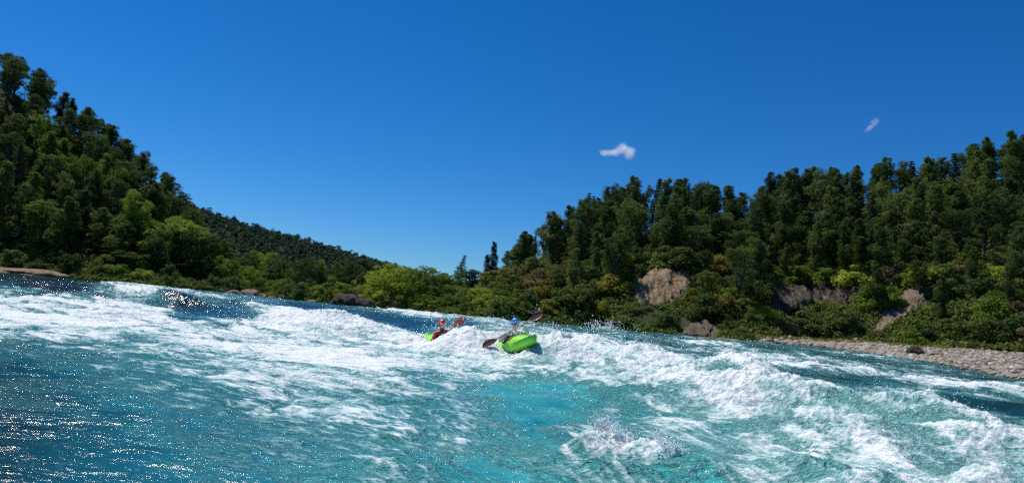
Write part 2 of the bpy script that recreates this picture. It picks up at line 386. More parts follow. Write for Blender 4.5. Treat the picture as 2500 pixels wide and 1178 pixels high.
def river_fields(X, Y):
    c = cd(X, Y); d = Y
    v = CAM_H * F_PX / np.maximum(d, 1)
    # wandering edges: bend the lookup a little so that no cover line runs straight
    wx = fbm2(X / 2.2, Y / 3.0, 4, 51); wy = fbm2(X / 2.2 + 40, Y / 3.0, 4, 52)
    vv = v * (1 + .24 * wy + .08 * noise2(X / .7, Y / .5, 55)); ccw = c + 120 * wx
    dens = bilin(FOAM, VR, list(np.arange(21) * 125), vv, ccw)
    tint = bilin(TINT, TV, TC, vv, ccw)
    qx = c + 40 * wx; qv = v * (1 + .10 * wy + .05 * noise2(X / .6, Y / .5, 56))
    for (px, py, rx, ry, sl, am) in PATCH:
        c0 = px; v0 = py - (742 + (px - 1250) * .0787)
        q = ((qx - c0) / rx) ** 2 + ((qv - v0 - (sl - .0787) * (qx - c0)) / ry) ** 2
        g = am * np.exp(-q ** 1.3)
        dens = dens + g * (1.0 if am > 0 else np.minimum(dens + .1, 1)); tint = tint + np.minimum(g, 0) * .12 * (v < 120)
    dens = np.clip(dens, 0, 1.05); tint = np.clip(tint, 0, 1)
    base = water_level(c, d)
    # heights
    rough = sstep(.15, .75, dens)
    farw = sstep(14, 34, d)
    big = fbm2(X / 2.6 + .5 * wx, Y / 1.7 + .5 * wy, 3, 61, .45)
    chop = billow2(X / 1.15 + .8 * wx, Y / .7 + .8 * wy, 3, 71, .5)
    fine = billow2(X / .30 + wx, Y / .20, 4, 81, .6)
    micro = fbm2(X / .075, Y / .06, 2, 86, .5)
    z = base + (.06 + .11 * rough) * (1 + 1.0 * farw) * big + (.016 + .050 * rough * (1 + 1.2 * farw)) * (chop - .25) + (.003 + .026 * rough * (.22 + .78 * sstep(6, 18, d))) * (fine - .2) + .006 * rough * micro
    z = z + (1 - rough) * .035 * fbm2(X / 1.1 + Y * .35, Y / .55, 3, 91)
    crest = np.zeros_like(z)
    rag = fbm2(X / .38, Y / .38, 4, 101, .6)
    boost = np.zeros_like(z)
    for (x0, y0, zt, a, b, rot, fb) in CW:
        dx = X - x0; dy = Y - y0
        s = dx * math.cos(rot) + dy * math.sin(rot); t = -dx * math.sin(rot) + dy * math.cos(rot)
        m = (np.abs(s) < a * 3.2) & (np.abs(t) < b * 4)
        if not m.any(): continue
        s = s[m] + .45 * a * wx[m]; t = t[m] + .6 * b * wy[m] + .10 * s * np.sign(s)
        tt = np.where(t < 0, t / (b * 1.15), t / (b * 1.5))
        k = np.exp(-np.abs(s / (a * 1.25)) ** 2.0 - np.abs(tt) ** 1.7)
        i = np.argmin((X[m] - x0) ** 2 + (Y[m] - y0) ** 2)
        hgt = min(max(zt - z[m][i], .03), .62)
        zz = z[m] + hgt * k * (.94 + .12 * rag[m]) + np.minimum(.05, hgt * .3) * k * (fine[m] - .1)
        z[m] = np.maximum(z[m], zz)
        crest[m] = np.maximum(crest[m], k)
        if fb: boost[m] = np.maximum(boost[m], fb * np.minimum(1, k * 1.6))
    # foam: cover + breaking crests, torn by noise of several sizes
    # streaks run with the current: across the picture on the left, toward the camera's right on the right
    fr = sstep(-5, 1, X - .1 * Y)
    sa, sb = X * .90 - Y * .43, X * .43 + Y * .90
    ra, rb = X * .50 - Y * .87, X * .87 + Y * .50
    def streak(l, w, seed, o): return fbm2(sa / l + wx, sb / w + wy, o, seed, .6) * (1 - fr) + fbm2(ra / l + wx, rb / w + wy, o, seed + 1, .6) * fr
    n0 = streak(4.2, 1.0, 140, 3); n1 = streak(1.5, .42, 121, 5)
    n2 = billow2(X / .42 + 1.5 * wx, Y / .30, 4, 131, .6) - .35
    fil = sstep(.55, .95, 1 - 2.2 * np.abs(streak(1.3, .22, 160, 3)) - .5 * np.abs(n0))     # thin drifting foam lines
    relief = .45 * (chop - .25) + .45 * (fine - .2) + .8 * big
    gate = .30 + .70 * sstep(.05, .5, dens)
    foam = dens * (.86 + .10 * (1 - fr)) + (.58 * n0 + .46 * n1 + .22 * n2) * gate + .26 * relief * (.15 + dens) + .14 * crest * (.3 + dens) + boost * (.6 + .8 * rag) + .30 * fil * sstep(.04, .25, dens) * (1 - sstep(.6, .95, dens))
    return z, foam, tint, crest, dens

def river():
    th = np.radians(np.concatenate([np.linspace(-80, -44, 120, endpoint=False), np.linspace(-44, 44, 1250), np.linspace(44, 80, 121)[1:]]))
    dd = np.concatenate([np.linspace(-6, 3.4, 24, endpoint=False), np.geomspace(3.4, 60, 1010, endpoint=False), np.linspace(60, 100, 120)])
    # rows of constant depth in front of the camera
    T, D = np.meshgrid(np.tan(th), dd)
    X = T * np.maximum(D + 8 * (D < 3.4) * 0, 3.4); Y = D
    z, foam, tint, crest, dens = river_fields(X.ravel(), Y.ravel())
    V = np.stack([X.ravel(), Y.ravel(), z], -1)
    t = NT('river_water')
    co = t.coord('Object')
    fl = t.n('ShaderNodeMapping'); fl.inputs['Scale'].default_value = (.75, 1.25, 1.0); t.l(co, fl.inputs[0]); fl = fl.outputs[0]
    fa = t.attr('foam'); de = t.attr('dens')
    f1 = t.noise(6, 5, .66, fl, .8); f2 = t.noise(21, 4, .65, fl, .5)
    lace = t.mth('ADD', t.mth('MULTIPLY', t.mth('SUBTRACT', f1, .5), .95), t.mth('MULTIPLY', t.mth('SUBTRACT', f2, .5), .95))
    fsum = t.mth('ADD', fa, t.mth('MULTIPLY', lace, t.mth('ADD', .28, t.mth('MULTIPLY', de, .85))))
    mask = t.mapr(fsum, .47, 1.12)
    thin = t.mapr(fsum, .12, .66)                      # bubbles carried just under the surface
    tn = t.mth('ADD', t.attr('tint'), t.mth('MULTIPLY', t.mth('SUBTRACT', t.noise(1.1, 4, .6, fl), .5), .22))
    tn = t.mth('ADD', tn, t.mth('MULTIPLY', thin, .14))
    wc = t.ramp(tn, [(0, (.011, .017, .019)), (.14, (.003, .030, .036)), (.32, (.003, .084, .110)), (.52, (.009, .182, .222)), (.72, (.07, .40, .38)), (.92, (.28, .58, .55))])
    wc = t.mix(t.mth('MULTIPLY', thin, .50), wc, (.17, .53, .54))
    thick = t.mapr(t.mth('ADD', fsum, t.mth('MULTIPLY', t.mth('SUBTRACT', t.noise(3.2, 5, .6, fl), .5), .9)), .62, 1.25)
    fcol = t.ramp(thick, [(0, (.34, .50, .50)), (.45, (.58, .68, .68)), (1, (.86, .885, .885))])
    colr = t.mix(mask, wc, fcol)
    r1 = t.noise(3.2, 2, .5, fl, .3); r2 = t.noise(7.5, 2, .45, fl, .4)
    paw = t.mapr(t.noise(.75, 4, .6, fl, .6), .44, .66, .10, 1.3)           # patches of ruffled and slick water
    b1 = t.bump(r1, 1.0, .055); b2 = t.bump(t.mth('MULTIPLY', r2, paw), 1.0, .048, b1)
    hf = t.mth('MULTIPLY', t.mth('ADD', t.mth('MULTIPLY', f1, 1.0), t.mth('MULTIPLY', f2, .5)), t.mapr(fsum, .25, .8, .15, 1))
    b3 = t.bump(hf, 1.0, .105, b2)
    mt = t.set(color=colr, rough=t.mth('ADD', .135, t.mth('MULTIPLY', mask, .2)), ior=1.333, normal=b3)
    t.l(t.mth('MULTIPLY', mask, .85), t.b.inputs['Subsurface Weight']); t.b.inputs['Subsurface Radius'].default_value = (.6, 1.0, 1.0); t.b.inputs['Subsurface Scale'].default_value = .05
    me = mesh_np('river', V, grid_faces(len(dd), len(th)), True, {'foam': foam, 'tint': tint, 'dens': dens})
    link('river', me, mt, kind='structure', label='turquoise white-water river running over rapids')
    return X.ravel(), Y.ravel(), z, foam, crest, dens
RX, RY, RZ, RFOAM, RCREST, RDENS = river()
# ------------------------------------------------------------------ foliage
def mat_leaf(name, lo, hi, warm, trans=.18):
    """leaf colour varies from tree to tree and from clump to clump"""
    t = NT(name)
    oi = t.n('ShaderNodeObjectInfo').outputs['Random']
    cl = t.attr('clump')
    c = t.mix(cl, lo, hi)
    c = t.mix(t.mapr(oi, .55, 1, 0, .5, False), c, warm)
    hsn = t.n('ShaderNodeHueSaturation'); t.l(c, hsn.inputs['Color']); t.l(t.mapr(oi, 0, 1, .72, 1.3, False), hsn.inputs['Value'])
    t.l(t.mapr(cl, 0, 1, .49, .51, False), hsn.inputs['Hue'])
    m = t.set(color=hsn.outputs[0], rough=.75, spec=.12)
    tr = t.n('ShaderNodeBsdfTranslucent'); t.l(hsn.outputs[0], tr.inputs['Color'])
    ms = t.n('ShaderNodeMixShader'); ms.inputs[0].default_value = trans
    t.l(t.b.outputs[0], ms.inputs[1]); t.l(tr.outputs[0], ms.inputs[2]); t.l(ms.outputs[0], t.o.inputs['Surface'])
    return m
M_EVER = mat_leaf('evergreen_leaves', (.032, .062, .015), (.105, .162, .036), (.135, .150, .032), .34)
M_CON = mat_leaf('conifer_needles', (.024, .042, .016), (.060, .090, .030), (.062, .080, .026), .2)
M_WIL = mat_leaf('willow_leaves', (.14, .19, .02), (.33, .40, .05), (.37, .38, .05), .45)
M_BRI = mat_leaf('bright_leaves', (.072, .135, .017), (.185, .275, .037), (.21, .265, .037), .42)
M_BUSH = mat_leaf('bush_leaves', (.055, .084, .017), (.145, .188, .037), (.185, .175, .038), .34)
M_DRY = mat_leaf('dry_leaves', (.085, .078, .032), (.18, .155, .062), (.19, .135, .05), .2)
M_GOLD = mat_leaf('golden_leaves', (.13, .14, .018), (.28, .26, .035), (.34, .26, .025), .3)
def mat_bark():
    t = NT('bark'); co = t.coord(); mp = t.n('ShaderNodeMapping'); mp.inputs['Scale'].default_value = (6, 6, 1.2); t.l(co, mp.inputs[0])
    n = t.noise(2, 6, .65, mp.outputs[0])
    return t.set(color=t.ramp(n, [(.3, (.045, .035, .026)), (.7, (.13, .11, .09))]), rough=.9, spec=.2, normal=t.bump(n, .8, .05))
M_BARK = mat_bark()

def leaf_cloud(rng, centers, radii, per, size, droop=0.0, flat=.8, up=.35, shade=None):
    """leaf clumps spread on the shells of many small lobes: narrow folded blades"""
    n = len(centers); N = n * per
    ci = np.repeat(np.arange(n), per)
    dv = rng.normal(size=(N, 3)); dv[:, 2] += up; dv /= np.linalg.norm(dv, axis=1)[:, None]
    rr = rng.uniform(.55, 1.08, N)[:, None]
    P = centers[ci] + dv * rr * radii[ci][:, None] * np.array([1, 1, flat])
    nrm = dv + rng.normal(size=(N, 3)) * .55; nrm /= np.linalg.norm(nrm, axis=1)[:, None]
    ax = rng.normal(size=(N, 3)); ax[:, 2] -= droop * 2.2
    ax -= nrm * (ax * nrm).sum(1)[:, None]; ax /= np.linalg.norm(ax, axis=1)[:, None] + 1e-9
    sd = np.cross(nrm, ax)
    L = (size * rng.uniform(.6, 1.35, N))[:, None]; Wd = L * rng.uniform(.38, .62, N)[:, None]
    V = np.stack([P - ax * L * .5, P + sd * Wd * .5 - nrm * L * .08, P + ax * L * .5, P - sd * Wd * .5 - nrm * L * .08], 1).reshape(-1, 3)
    F = np.arange(N * 4).reshape(-1, 4)
    cl = np.repeat(np.clip(rng.uniform(0, 1, n)[ci] * .65 + rng.uniform(0, .35, N), 0, 1), 4)
    return V, F, cl

def make_tree_meshes(kind, seed):
    """height 1 unit = 10 m tree; returns trunk mesh and crown mesh for a tree 10 m tall"""
    rng = np.random.default_rng(seed)
    H = 10.0; parts = []; C = []; R = []
    bend = rng.normal(size=2) * .25
    def axis(h): return np.array([bend[0] * (h / H) ** 2 * 2, bend[1] * (h / H) ** 2 * 2, h])
    if kind == 'conifer':
        parts.append(tube_np([axis(h) for h in np.linspace(-1, 9.8, 8)], np.linspace(.2, .03, 8)))
        for h in np.arange(1.2, 9.9, .42):
            f = 1 - (h / 10) ** 1.15
            w = (1.75 * f + .12) * rng.uniform(.75, 1.2)
            nb = max(3, int(5 * f + 3)); a0 = rng.uniform(0, 6.3)
            for k in range(nb):
                a = a0 + k * 6.283 / nb + rng.normal() * .25; l = w * rng.uniform(.6, 1.15)
                p0 = axis(h); tip = p0 + np.array([math.cos(a) * l, math.sin(a) * l, -.22 * l])
                parts.append(tube_np([p0, tip], [.035, .012], 4))
                for q in (.45, .8, 1.02):
                    C.append(p0 + (tip - p0) * q); R.append(.20 + .22 * f * (1.1 - .5 * q))
        V, F, cl = leaf_cloud(rng, np.array(C), np.array(R), 22, .2, droop=.6, flat=.65, up=.15)
    elif kind == 'column':              # tall narrow native tree with stacked tufts
        parts.append(tube_np([axis(h) for h in np.linspace(-1, 9.6, 8)], np.linspace(.2, .03, 8)))
        for h in np.linspace(1.4, 9.75, 34):
            f = math.sin(min(1, (10.3 - h) / 4.4) * math.pi / 2) * (.75 + .25 * math.sin(h * 1.7 + seed))
            for k in range(3 if h < 8.5 else 2):
                a = rng.uniform(0, 6.283); l = rng.uniform(.35, 1.0) * 1.45 * f
                p = axis(h) + np.array([math.cos(a) * l, math.sin(a) * l, rng.normal() * .2])
                parts.append(tube_np([axis(max(h - .5, .3)), p], [.04, .012], 4))
                C.append(p); R.append(rng.uniform(.38, .66) * (.55 + .45 * f))
        V, F, cl = leaf_cloud(rng, np.array(C), np.array(R), 80, .215, droop=.8, flat=1.15, up=.3)
    elif kind == 'round':               # broad evergreen, several rounded heads
        nl = rng.integers(5, 8); limbs = []
        fork = rng.uniform(2.4, 3.6)
        parts.append(tube_np([axis(h) for h in np.linspace(-1, fork, 5)], np.linspace(.27, .2, 5), 7))
        for k in range(nl):
            a = k * 6.283 / nl + rng.normal() * .3; sp = rng.uniform(.9, 2.0) * (1 if k else .2)
            top = np.array([math.cos(a) * sp, math.sin(a) * sp, rng.uniform(6.2, 9.0) if k else 9.1])
            mid = axis(fork) * .5 + top * .5 + np.array([math.cos(a), math.sin(a), 0]) * .25
            parts.append(tube_np([axis(fork - .3), mid, top], [.15, .09, .03], 5)); limbs.append((mid, top))
        for mid, top in limbs:
            hr = rng.uniform(.9, 1.35)
            for q in range(11):
                dv = rng.normal(size=3); dv /= np.linalg.norm(dv)
                C.append(top + dv * hr * np.array([1, 1, .8]) * rng.uniform(.55, 1) + [0, 0, -.3]); R.append(rng.uniform(.36, .62))
            for q in range(6):
                p = mid + (top - mid) * rng.uniform(-.5, .8); dv = rng.normal(size=3) * [1, 1, .5]
                C.append(p + dv / np.linalg.norm(dv) * rng.uniform(.5, 1.1)); R.append(rng.uniform(.35, .6))
        for q in range(14):
            a = rng.uniform(0, 6.283); l = rng.uniform(.7, 1.7)
            C.append(np.array([math.cos(a) * l, math.sin(a) * l, rng.uniform(1.4, 4.6)])); R.append(rng.uniform(.35, .6))
        V, F, cl = leaf_cloud(rng, np.array(C), np.array(R), 66, .22, droop=.35)
    elif kind == 'willow':              # rounded bushy dome with arching shoots down to the ground
        for k in range(7):
            a = rng.uniform(0, 6.283); l = rng.uniform(.5, 2.2)
            parts.append(tube_np([[0, 0, -.6], [math.cos(a) * l * .5, math.sin(a) * l * .5, 3], [math.cos(a) * l, math.sin(a) * l, 6.5]], [.2, .13, .04], 5))
        for q in range(150):
            a = rng.uniform(0, 6.283); e = math.asin(rng.uniform(.02, 1)); f = rng.uniform(.78, 1.03) if rng.random() < .75 else rng.uniform(.4, .8)
            lump = 1 + .16 * math.sin(a * 3 + seed) + .10 * math.sin(a * 5 + e * 4)
            C.append(np.array([math.cos(a) * math.cos(e) * 5.0 * f * lump, math.sin(a) * math.cos(e) * 5.0 * f * lump, .2 + 9.4 * math.sin(e) * f])); R.append(rng.uniform(.6, 1.15))
        V, F, cl = leaf_cloud(rng, np.array(C), np.array(R), 90, .34, droop=.5, up=.5)
    else:                               # 'bush': low, multi-lobed, 10 units wide at height 10
        for k in range(5):
            a = rng.uniform(0, 6.283); l = rng.uniform(1, 3)
            parts.append(tube_np([[0, 0, -1.2], [math.cos(a) * l, math.sin(a) * l, 5]], [.25, .08], 4))
        for q in range(42):
            a = rng.uniform(0, 6.283); e = math.asin(rng.uniform(.0, 1)); f = rng.uniform(.55, 1.05)
            lump = 1 + .25 * math.sin(a * 2 + seed)
            C.append(np.array([math.cos(a) * math.cos(e) * 4.6 * f * lump, math.sin(a) * math.cos(e) * 4.6 * f, .5 + 8.2 * math.sin(e) * f])); R.append(rng.uniform(1.2, 2.3))
        V, F, cl = leaf_cloud(rng, np.array(C), np.array(R), 70, .85, droop=.3, up=.45)
    tv, tf = merge(parts)
    return mesh_np('trunk', tv, tf), mesh_np('crown', V, F, False, {'clump': cl})

VAR = {}
for kind, n in (('conifer', 3), ('column', 5), ('round', 6), ('willow', 3), ('bush', 5)):
    VAR[kind] = [make_tree_meshes(kind, 100 + 31 * i + len(kind)) for i in range(n)]
_withmat = {}
def crown_mesh(kind, i, mat):
    k = (kind, i, mat.name)
    if k not in _withmat:
        me = VAR[kind][i][1]
        if len(me.materials): me = me.copy()
        me.materials.clear(); me.materials.append(mat); _withmat[k] = me
    return _withmat[k]
for kind in VAR:
    for tm, _ in VAR[kind]: tm.materials.append(M_BARK)

PLANTS = []      # dicts: root, kind, x, y, z, h, mat
def plant(kind, x, y, h, w, mat, label=None, cat=None, z=None, group=None, sink=.15, name=None):
    i = int(RNG.integers(len(VAR[kind])))
    z = land1(x, y) if z is None else z
    base = {'conifer': 'conifer_tree', 'column': 'evergreen_tree', 'round': 'broadleaf_tree', 'willow': 'willow_tree', 'bush': 'bush'}[kind]
    r = bpy.data.objects.new(name or base, None); COL.objects.link(r); r.empty_display_size = .3
    r.location = (x, y, z - sink); r.rotation_euler = (RNG.normal() * .03, RNG.normal() * .03, RNG.uniform(0, 6.283)); q = float(RNG.uniform(.78, 1.28)) if kind == 'bush' else float(RNG.uniform(.9, 1.1)); r.scale = (w * q, w / q, h / 10)
    link('stem' if kind == 'bush' else 'trunk', VAR[kind][i][0], parent=r)
    link('foliage' if kind == 'bush' else 'crown', crown_mesh(kind, i, mat), parent=r)
    PLANTS.append(dict(r=r, kind=kind, x=x, y=y, z=z, h=h, w=w, mat=mat, label=label, cat=cat, group=group))
    return r
def at_top(kind, px, py_top, d, wpx, mat, label, cat='tree', lean=0, zbase=None, **k):
    """a plant whose top shows at (px, py_top) and whose foot stands on the land at depth d"""
    p = W(px, py_top, d); z = land1(p[0], p[1]) if zbase is None else zbase
    h = p[2] - z; width = wpx / F_PX * d
    full = {'conifer': 3.4, 'column': 3.2, 'round': 4.6, 'willow': 10.5, 'bush': 10.5}[kind]
    return plant(kind, p[0], p[1], h, width / full, mat, label, cat, z=z, **k)

# ---- trees and bushes one can single out in the photo
S = 'special'
at_top('conifer', 1437, 464, 98, 44, M_CON, 'taller of the two pointed conifers on the skyline above the brown slope')
at_top('conifer', 1455, 472, 99, 40, M_CON, 'shorter of the two pointed conifers on the skyline above the brown slope')
at_top('conifer', 1124, 617, 112, 40, M_CON, 'lone dark conifer rising behind the big round willows, against blue sky')
at_top('round', 1155, 650, 106, 58, M_CON, 'low dark round tree just right of the lone conifer', sink=.4)
at_top('column', 1213, 588, 104, 30, M_CON, 'slender ragged dark tree, tallest at the left foot of the right hill')
at_top('column', 1193, 620, 104, 30, M_CON, 'short ragged dark tree leaning on the tallest one left of the hill')
at_top('column', 1240, 610, 106, 34, M_CON, 'ragged dark tree on the right of the tallest one left of the hill')
at_top('column', 1281, 562, 100, 44, M_CON, 'narrow dark tree standing free on the left shoulder of the right hill')
at_top('conifer', 1308, 556, 101, 16, M_CON, 'tiny thin conifer spike on the left shoulder of the right hill')
at_top('column', 1890, 420, 103, 52, M_CON, 'slim dark tree poking above the skyline right of the notch')
at_top('willow', 1062, 640, 74, 190, M_BRI, 'largest and darkest round willow, at the water behind the red helmet')
at_top('willow', 968, 641, 75, 170, M_WIL, 'bright yellow-green willow dome left of the largest willow')
at_top('willow', 915, 662, 77, 120, M_WIL, 'bright yellow-green willow sloping down left from the willow dome')
at_top('willow', 1012, 656, 73, 90, M_WIL, 'narrow yellow-green willow wedged between the two big willow domes')
at_top('willow', 1095, 715, 70, 80, M_BRI, 'small rounded willow in front of the darkest one, at the water', 'tree')
at_top('willow', 1040, 718, 71, 84, M_WIL, 'low light green willow in front of the darkest one, left side', 'tree')
at_top('willow', 1180, 694, 72, 100, M_WIL, 'light green willow right of the darkest one, below the dark conifers', 'tree')
at_top('willow', 1215, 722, 68, 80, M_BUSH, 'low mid-green willow at the water just behind the blue helmet', 'tree')
at_top('willow', 1150, 738, 68, 60, M_BRI, 'low dark willow at the water between the two kayakers', 'tree')
at_top('bush', 955, 712, 72, 90, M_DRY, 'brownish twiggy bush at the water below the bright willow dome', 'bush')
at_top('willow', 812, 670, 100, 72, M_WIL, 'round yellow-green willow standing alone before the far wooded ridge')
at_top('willow', 742, 697, 90, 52, M_WIL, 'small round yellow-green willow behind the brown boulder on the left bank')
at_top('willow', 772, 700, 92, 44, M_WIL, 'small pale willow right beside the small round willow')
at_top('willow', 838, 690, 90, 60, M_WIL, 'pale green willow behind the dark mid-stream rocks')
at_top('willow', 868, 686, 92, 54, M_BRI, 'mid-green willow between the rocks and the bright sloping willow')
at_top('round', 893, 630, 130, 90, M_EVER, 'dark bluish tree standing before the far ridge, above the willows')
at_top('column', 325, 488, 82, 105, M_BRI, 'tall light green tree on the left bank, brightest of the left hillside')
at_top('round', 440, 522, 82, 120, M_BRI, 'broad light green tree on the left bank, right of the brightest one')
at_top('column', 385, 545, 80, 90, M_BRI, 'light green tree between the two large light trees of the left bank')
at_top('round', 200, 560, 82, 130, M_BRI, 'dull green tree on the left bank, left of the brightest one')
at_top('round', 250, 600, 79, 110, M_EVER, 'low dark tree overhanging the water below the brightest left tree')
at_top('willow', 535, 612, 82, 86, M_BRI, 'bright bushy tree at the water where the left hill runs out')
at_top('willow', 610, 640, 86, 70, M_BRI, 'small bright tree on the left bank above the pale boulders')
at_top('willow', 575, 655, 83, 60, M_WIL, 'low bright bush-like tree on the left bank behind the pale boulders')
at_top('round', 665, 650, 100, 90, M_EVER, 'dark green tree at the left bank before the far ridge')
at_top('willow', 705, 680, 92, 56, M_BRI, 'small green tree at the left bank just left of the small willows')
at_top('round', 60, 575, 80, 130, M_EVER, 'dark tree overhanging the water at the left picture edge')
at_top('round', 130, 590, 79, 110, M_EVER, 'dark tree overhanging the water above the tan rock slab')
at_top('round', 350, 610, 78, 100, M_EVER, 'dark tree at the water below the two large light trees')
at_top('round', 450, 622, 80, 100, M_EVER, 'dark green tree at the water, foot of the broad light tree')
at_top('bush', 2235, 800, 55.5, 70, M_BRI, 'broad-leaved fresh green bush at the back of the gravel bar', 'bush')
at_top('bush', 2285, 852, 45, 40, M_BUSH, 'small green tuft growing alone on the gravel bar', 'bush')
NSPECIAL = len(PLANTS)

# bare patches the plants must leave open, as photo outlines (x, y)
SCAR = [(1552, 742), (1548, 700), (1572, 668), (1600, 652), (1640, 654), (1680, 660), (1690, 690), (1672, 722), (1640, 740), (1600, 750)]
CLIFF = [(1845, 765), (1850, 722), (1900, 700), (1990, 690), (2080, 690), (2120, 712), (2112, 748), (2060, 742), (2000, 738), (1940, 760)]
SLIP = [(2128, 808), (2150, 770), (2185, 730), (2215, 706), (2252, 712), (2262, 742), (2225, 764), (2180, 790), (2150, 812)]
BANK = [(1640, 826), (1655, 800), (1690, 775), (1735, 768), (1760, 790), (1752, 832), (1700, 830)]
DRYP = [(1222, 690), (1240, 640), (1300, 600), (1350, 600), (1392, 640), (1390, 690), (1330, 705), (1260, 712)]
def inside(poly, x, y):
    r = False; n = len(poly)
    for i in range(n):
        x1, y1 = poly[i]; x2, y2 = poly[i - 1]
        if (y1 > y) != (y2 > y) and x < (x2 - x1) * (y - y1) / (y2 - y1) + x1: r = not r
    return r
def shrink(poly, k):
    cx = sum(p[0] for p in poly) / len(poly); cy = sum(p[1] for p in poly) / len(poly)
    return [(cx + (x - cx) * k, cy + (y - cy) * k) for x, y in poly]
def hides(x, y, z, h, rw, polys):
    for q in (.05, .35, .7, .95):
        px, py = proj((x, y, z + h * q)); w = rw / y * F_PX * .6
        for s in (-1, -.4, .4, 1):
            if any(inside(p, px + s * w, py) for p in polys): return True
    return False

# ---- the woods: one tree at a time, spaced out over the slopes
def scatter(c0, c1, depth_fn, spacing, n_try, rng):
    pts = []
    cell = {}
    for _ in range(n_try):
        c = rng.uniform(c0, c1); a, b = depth_fn(c)
        if b <= a: continue
        d = rng.uniform(a, b); x = (c - 1250) / F_PX * d; y = d
        s = spacing * rng.uniform(.8, 1.25)
        k = (int(x // 6), int(y // 6)); ok = True
        for i in (-1, 0, 1):
            for j in (-1, 0, 1):
                for (u, v) in cell.get((k[0] + i, k[1] + j), ()):
                    if (u - x) ** 2 + (v - y) ** 2 < s * s: ok = False; break
        if ok: cell.setdefault(k, []).append((x, y)); pts.append((c, x, y))
    return pts
rng = np.random.default_rng(21)
OPEN = [shrink(SCAR, .90), shrink(CLIFF, .58), shrink(SLIP, .74), shrink(BANK, .28)]
# right hill: tall evergreens on the upper two thirds
for c, x, y in scatter(1255, 2640, lambda c: (float(tab(c, 5)) + (3 if c > 1400 else 12), float(tab(c, 7)) + 2.5), 3.5, 5200, rng):
    z = land1(x, y); cap = sky_top(c, y) - z
    near_ridge = y > tab(c, 7) - 8
    up = (y - tab(c, 5)) / (tab(c, 7) - tab(c, 5))
    h = rng.uniform(6.6, 11.0) * (.62 + .38 * min(1, up * 1.6 + .1))
    if near_ridge: h = cap * rng.uniform(.89, 1.03)
    h = min(h, cap * 1.03, 12.5)
    if h < 2.2: continue
    kind = rng.choice(['column', 'round', 'round', 'conifer'], p=[.60, .20, .12, .08])
    w = {'column': rng.uniform(.95, 1.3), 'round': rng.uniform(.66, .95), 'conifer': rng.uniform(.85, 1.1)}[kind]
    if hides(x, y, z, h, 1.7 * w, OPEN + [DRYP] if y < tab(c, 7) - 14 else OPEN): continue
    plant(kind, x, y, h, w, M_CON if kind == 'conifer' else M_EVER, z=z)
# left hill
for c, x, y in scatter(-170, 545, lambda c: (float(tab(c, 3)) + 3, float(tab(c, 7)) + 3), 3.5, 4200, rng):
    z = land1(x, y); cap = sky_top(c, y) - z
    near_ridge = y > tab(c, 7) - 8
    h = rng.uniform(4.8, 8.6)
    if near_ridge: h = cap * rng.uniform(.84, 1.04)
    h = min(h, cap * 1.03, 11)
    if h < 2.0: continue
    kind = rng.choice(['column', 'round', 'conifer'], p=[.42, .53, .05])
    w = {'column': rng.uniform(.95, 1.3), 'round': rng.uniform(.62, .95), 'conifer': rng.uniform(.85, 1.1)}[kind]
    lowhalf = y < tab(c, 5) + 4 and 60 < c < 520
    mt_ = M_BRI if (rng.random() < (.42 if lowhalf else .05) and not near_ridge) else M_EVER
    plant(kind, x, y, h, w, M_CON if kind == 'conifer' else mt_, z=z)
# low ground behind the left bank
for c, x, y in scatter(520, 900, lambda c: (float(tab(c, 3)) + 5, 150), 6.0, 500, rng):
    z = land1(x, y); tgt = 722 - (c - 480) * .05
    h = rng.uniform(3.2, 5.2)
    plant(rng.choice(['round', 'willow', 'round']), x, y, h, rng.uniform(.42, .6), M_EVER if rng.random() < .6 else M_BRI, z=z)
# bushes: lower right slopes and along the banks
def bushes(c0, c1, fn, sp, n, hr, mats, polys):
    for c, x, y in scatter(c0, c1, fn, sp, n, rng):
        z = land1(x, y); h = rng.uniform(*hr); w = h * rng.uniform(.10, .15)
        if hides(x, y, z, h, w * 4.5, polys): continue
        mt_ = mats[int(rng.choice(len(mats)))]
        if inside(DRYP, *proj((x, y, z + h * .5))): mt_ = M_DRY if rng.random() < .7 else M_BUSH
        plant('bush', x, y, h, w, mt_, z=z)
for c, x, y in scatter(1400, 2620, lambda c: (float(tab(c, 3)) + 3.5, float(tab(c, 5)) + 4), 3.5, 2600, rng):
    z = land1(x, y); h = rng.uniform(3.0, 6.6); kind = rng.choice(['column', 'round'], p=[.65, .35]); w = h * rng.uniform(.10, .145)
    if hides(x, y, z, h, 1.7 * w, OPEN): continue
    plant(kind, x, y, h, w, M_EVER if rng.random() < .88 else M_BUSH, z=z)
ALLB = OPEN; GONE = [SCAR, CLIFF, SLIP, BANK]
bushes(1230, 1830, lambda c: (float(tab(c, 1)) + .6, float(tab(c, 5)) + 5), 1.85, 3600, (.9, 3.1), [M_BUSH, M_BUSH, M_BRI, M_EVER, M_BUSH, M_EVER, M_GOLD], ALLB)
bushes(1830, 2620, lambda c: (float(tab(c, 3)) + .5, float(tab(c, 5)) + 4), 1.9, 3600, (.8, 2.9), [M_BUSH, M_EVER, M_BUSH, M_WIL, M_BUSH, M_DRY, M_BRI], ALLB)
bushes(-150, 870, lambda c: (float(tab(c, 1)) + .7, float(tab(c, 3)) + 3.5), 2.1, 1300, (1.0, 2.3), [M_BUSH, M_EVER, M_BRI, M_EVER], [])
bushes(870, 1240, lambda c: (float(tab(c, 1)) + .9, float(tab(c, 3)) + 2.5), 2.2, 400, (.8, 1.8), [M_WIL, M_BRI, M_BUSH], [])

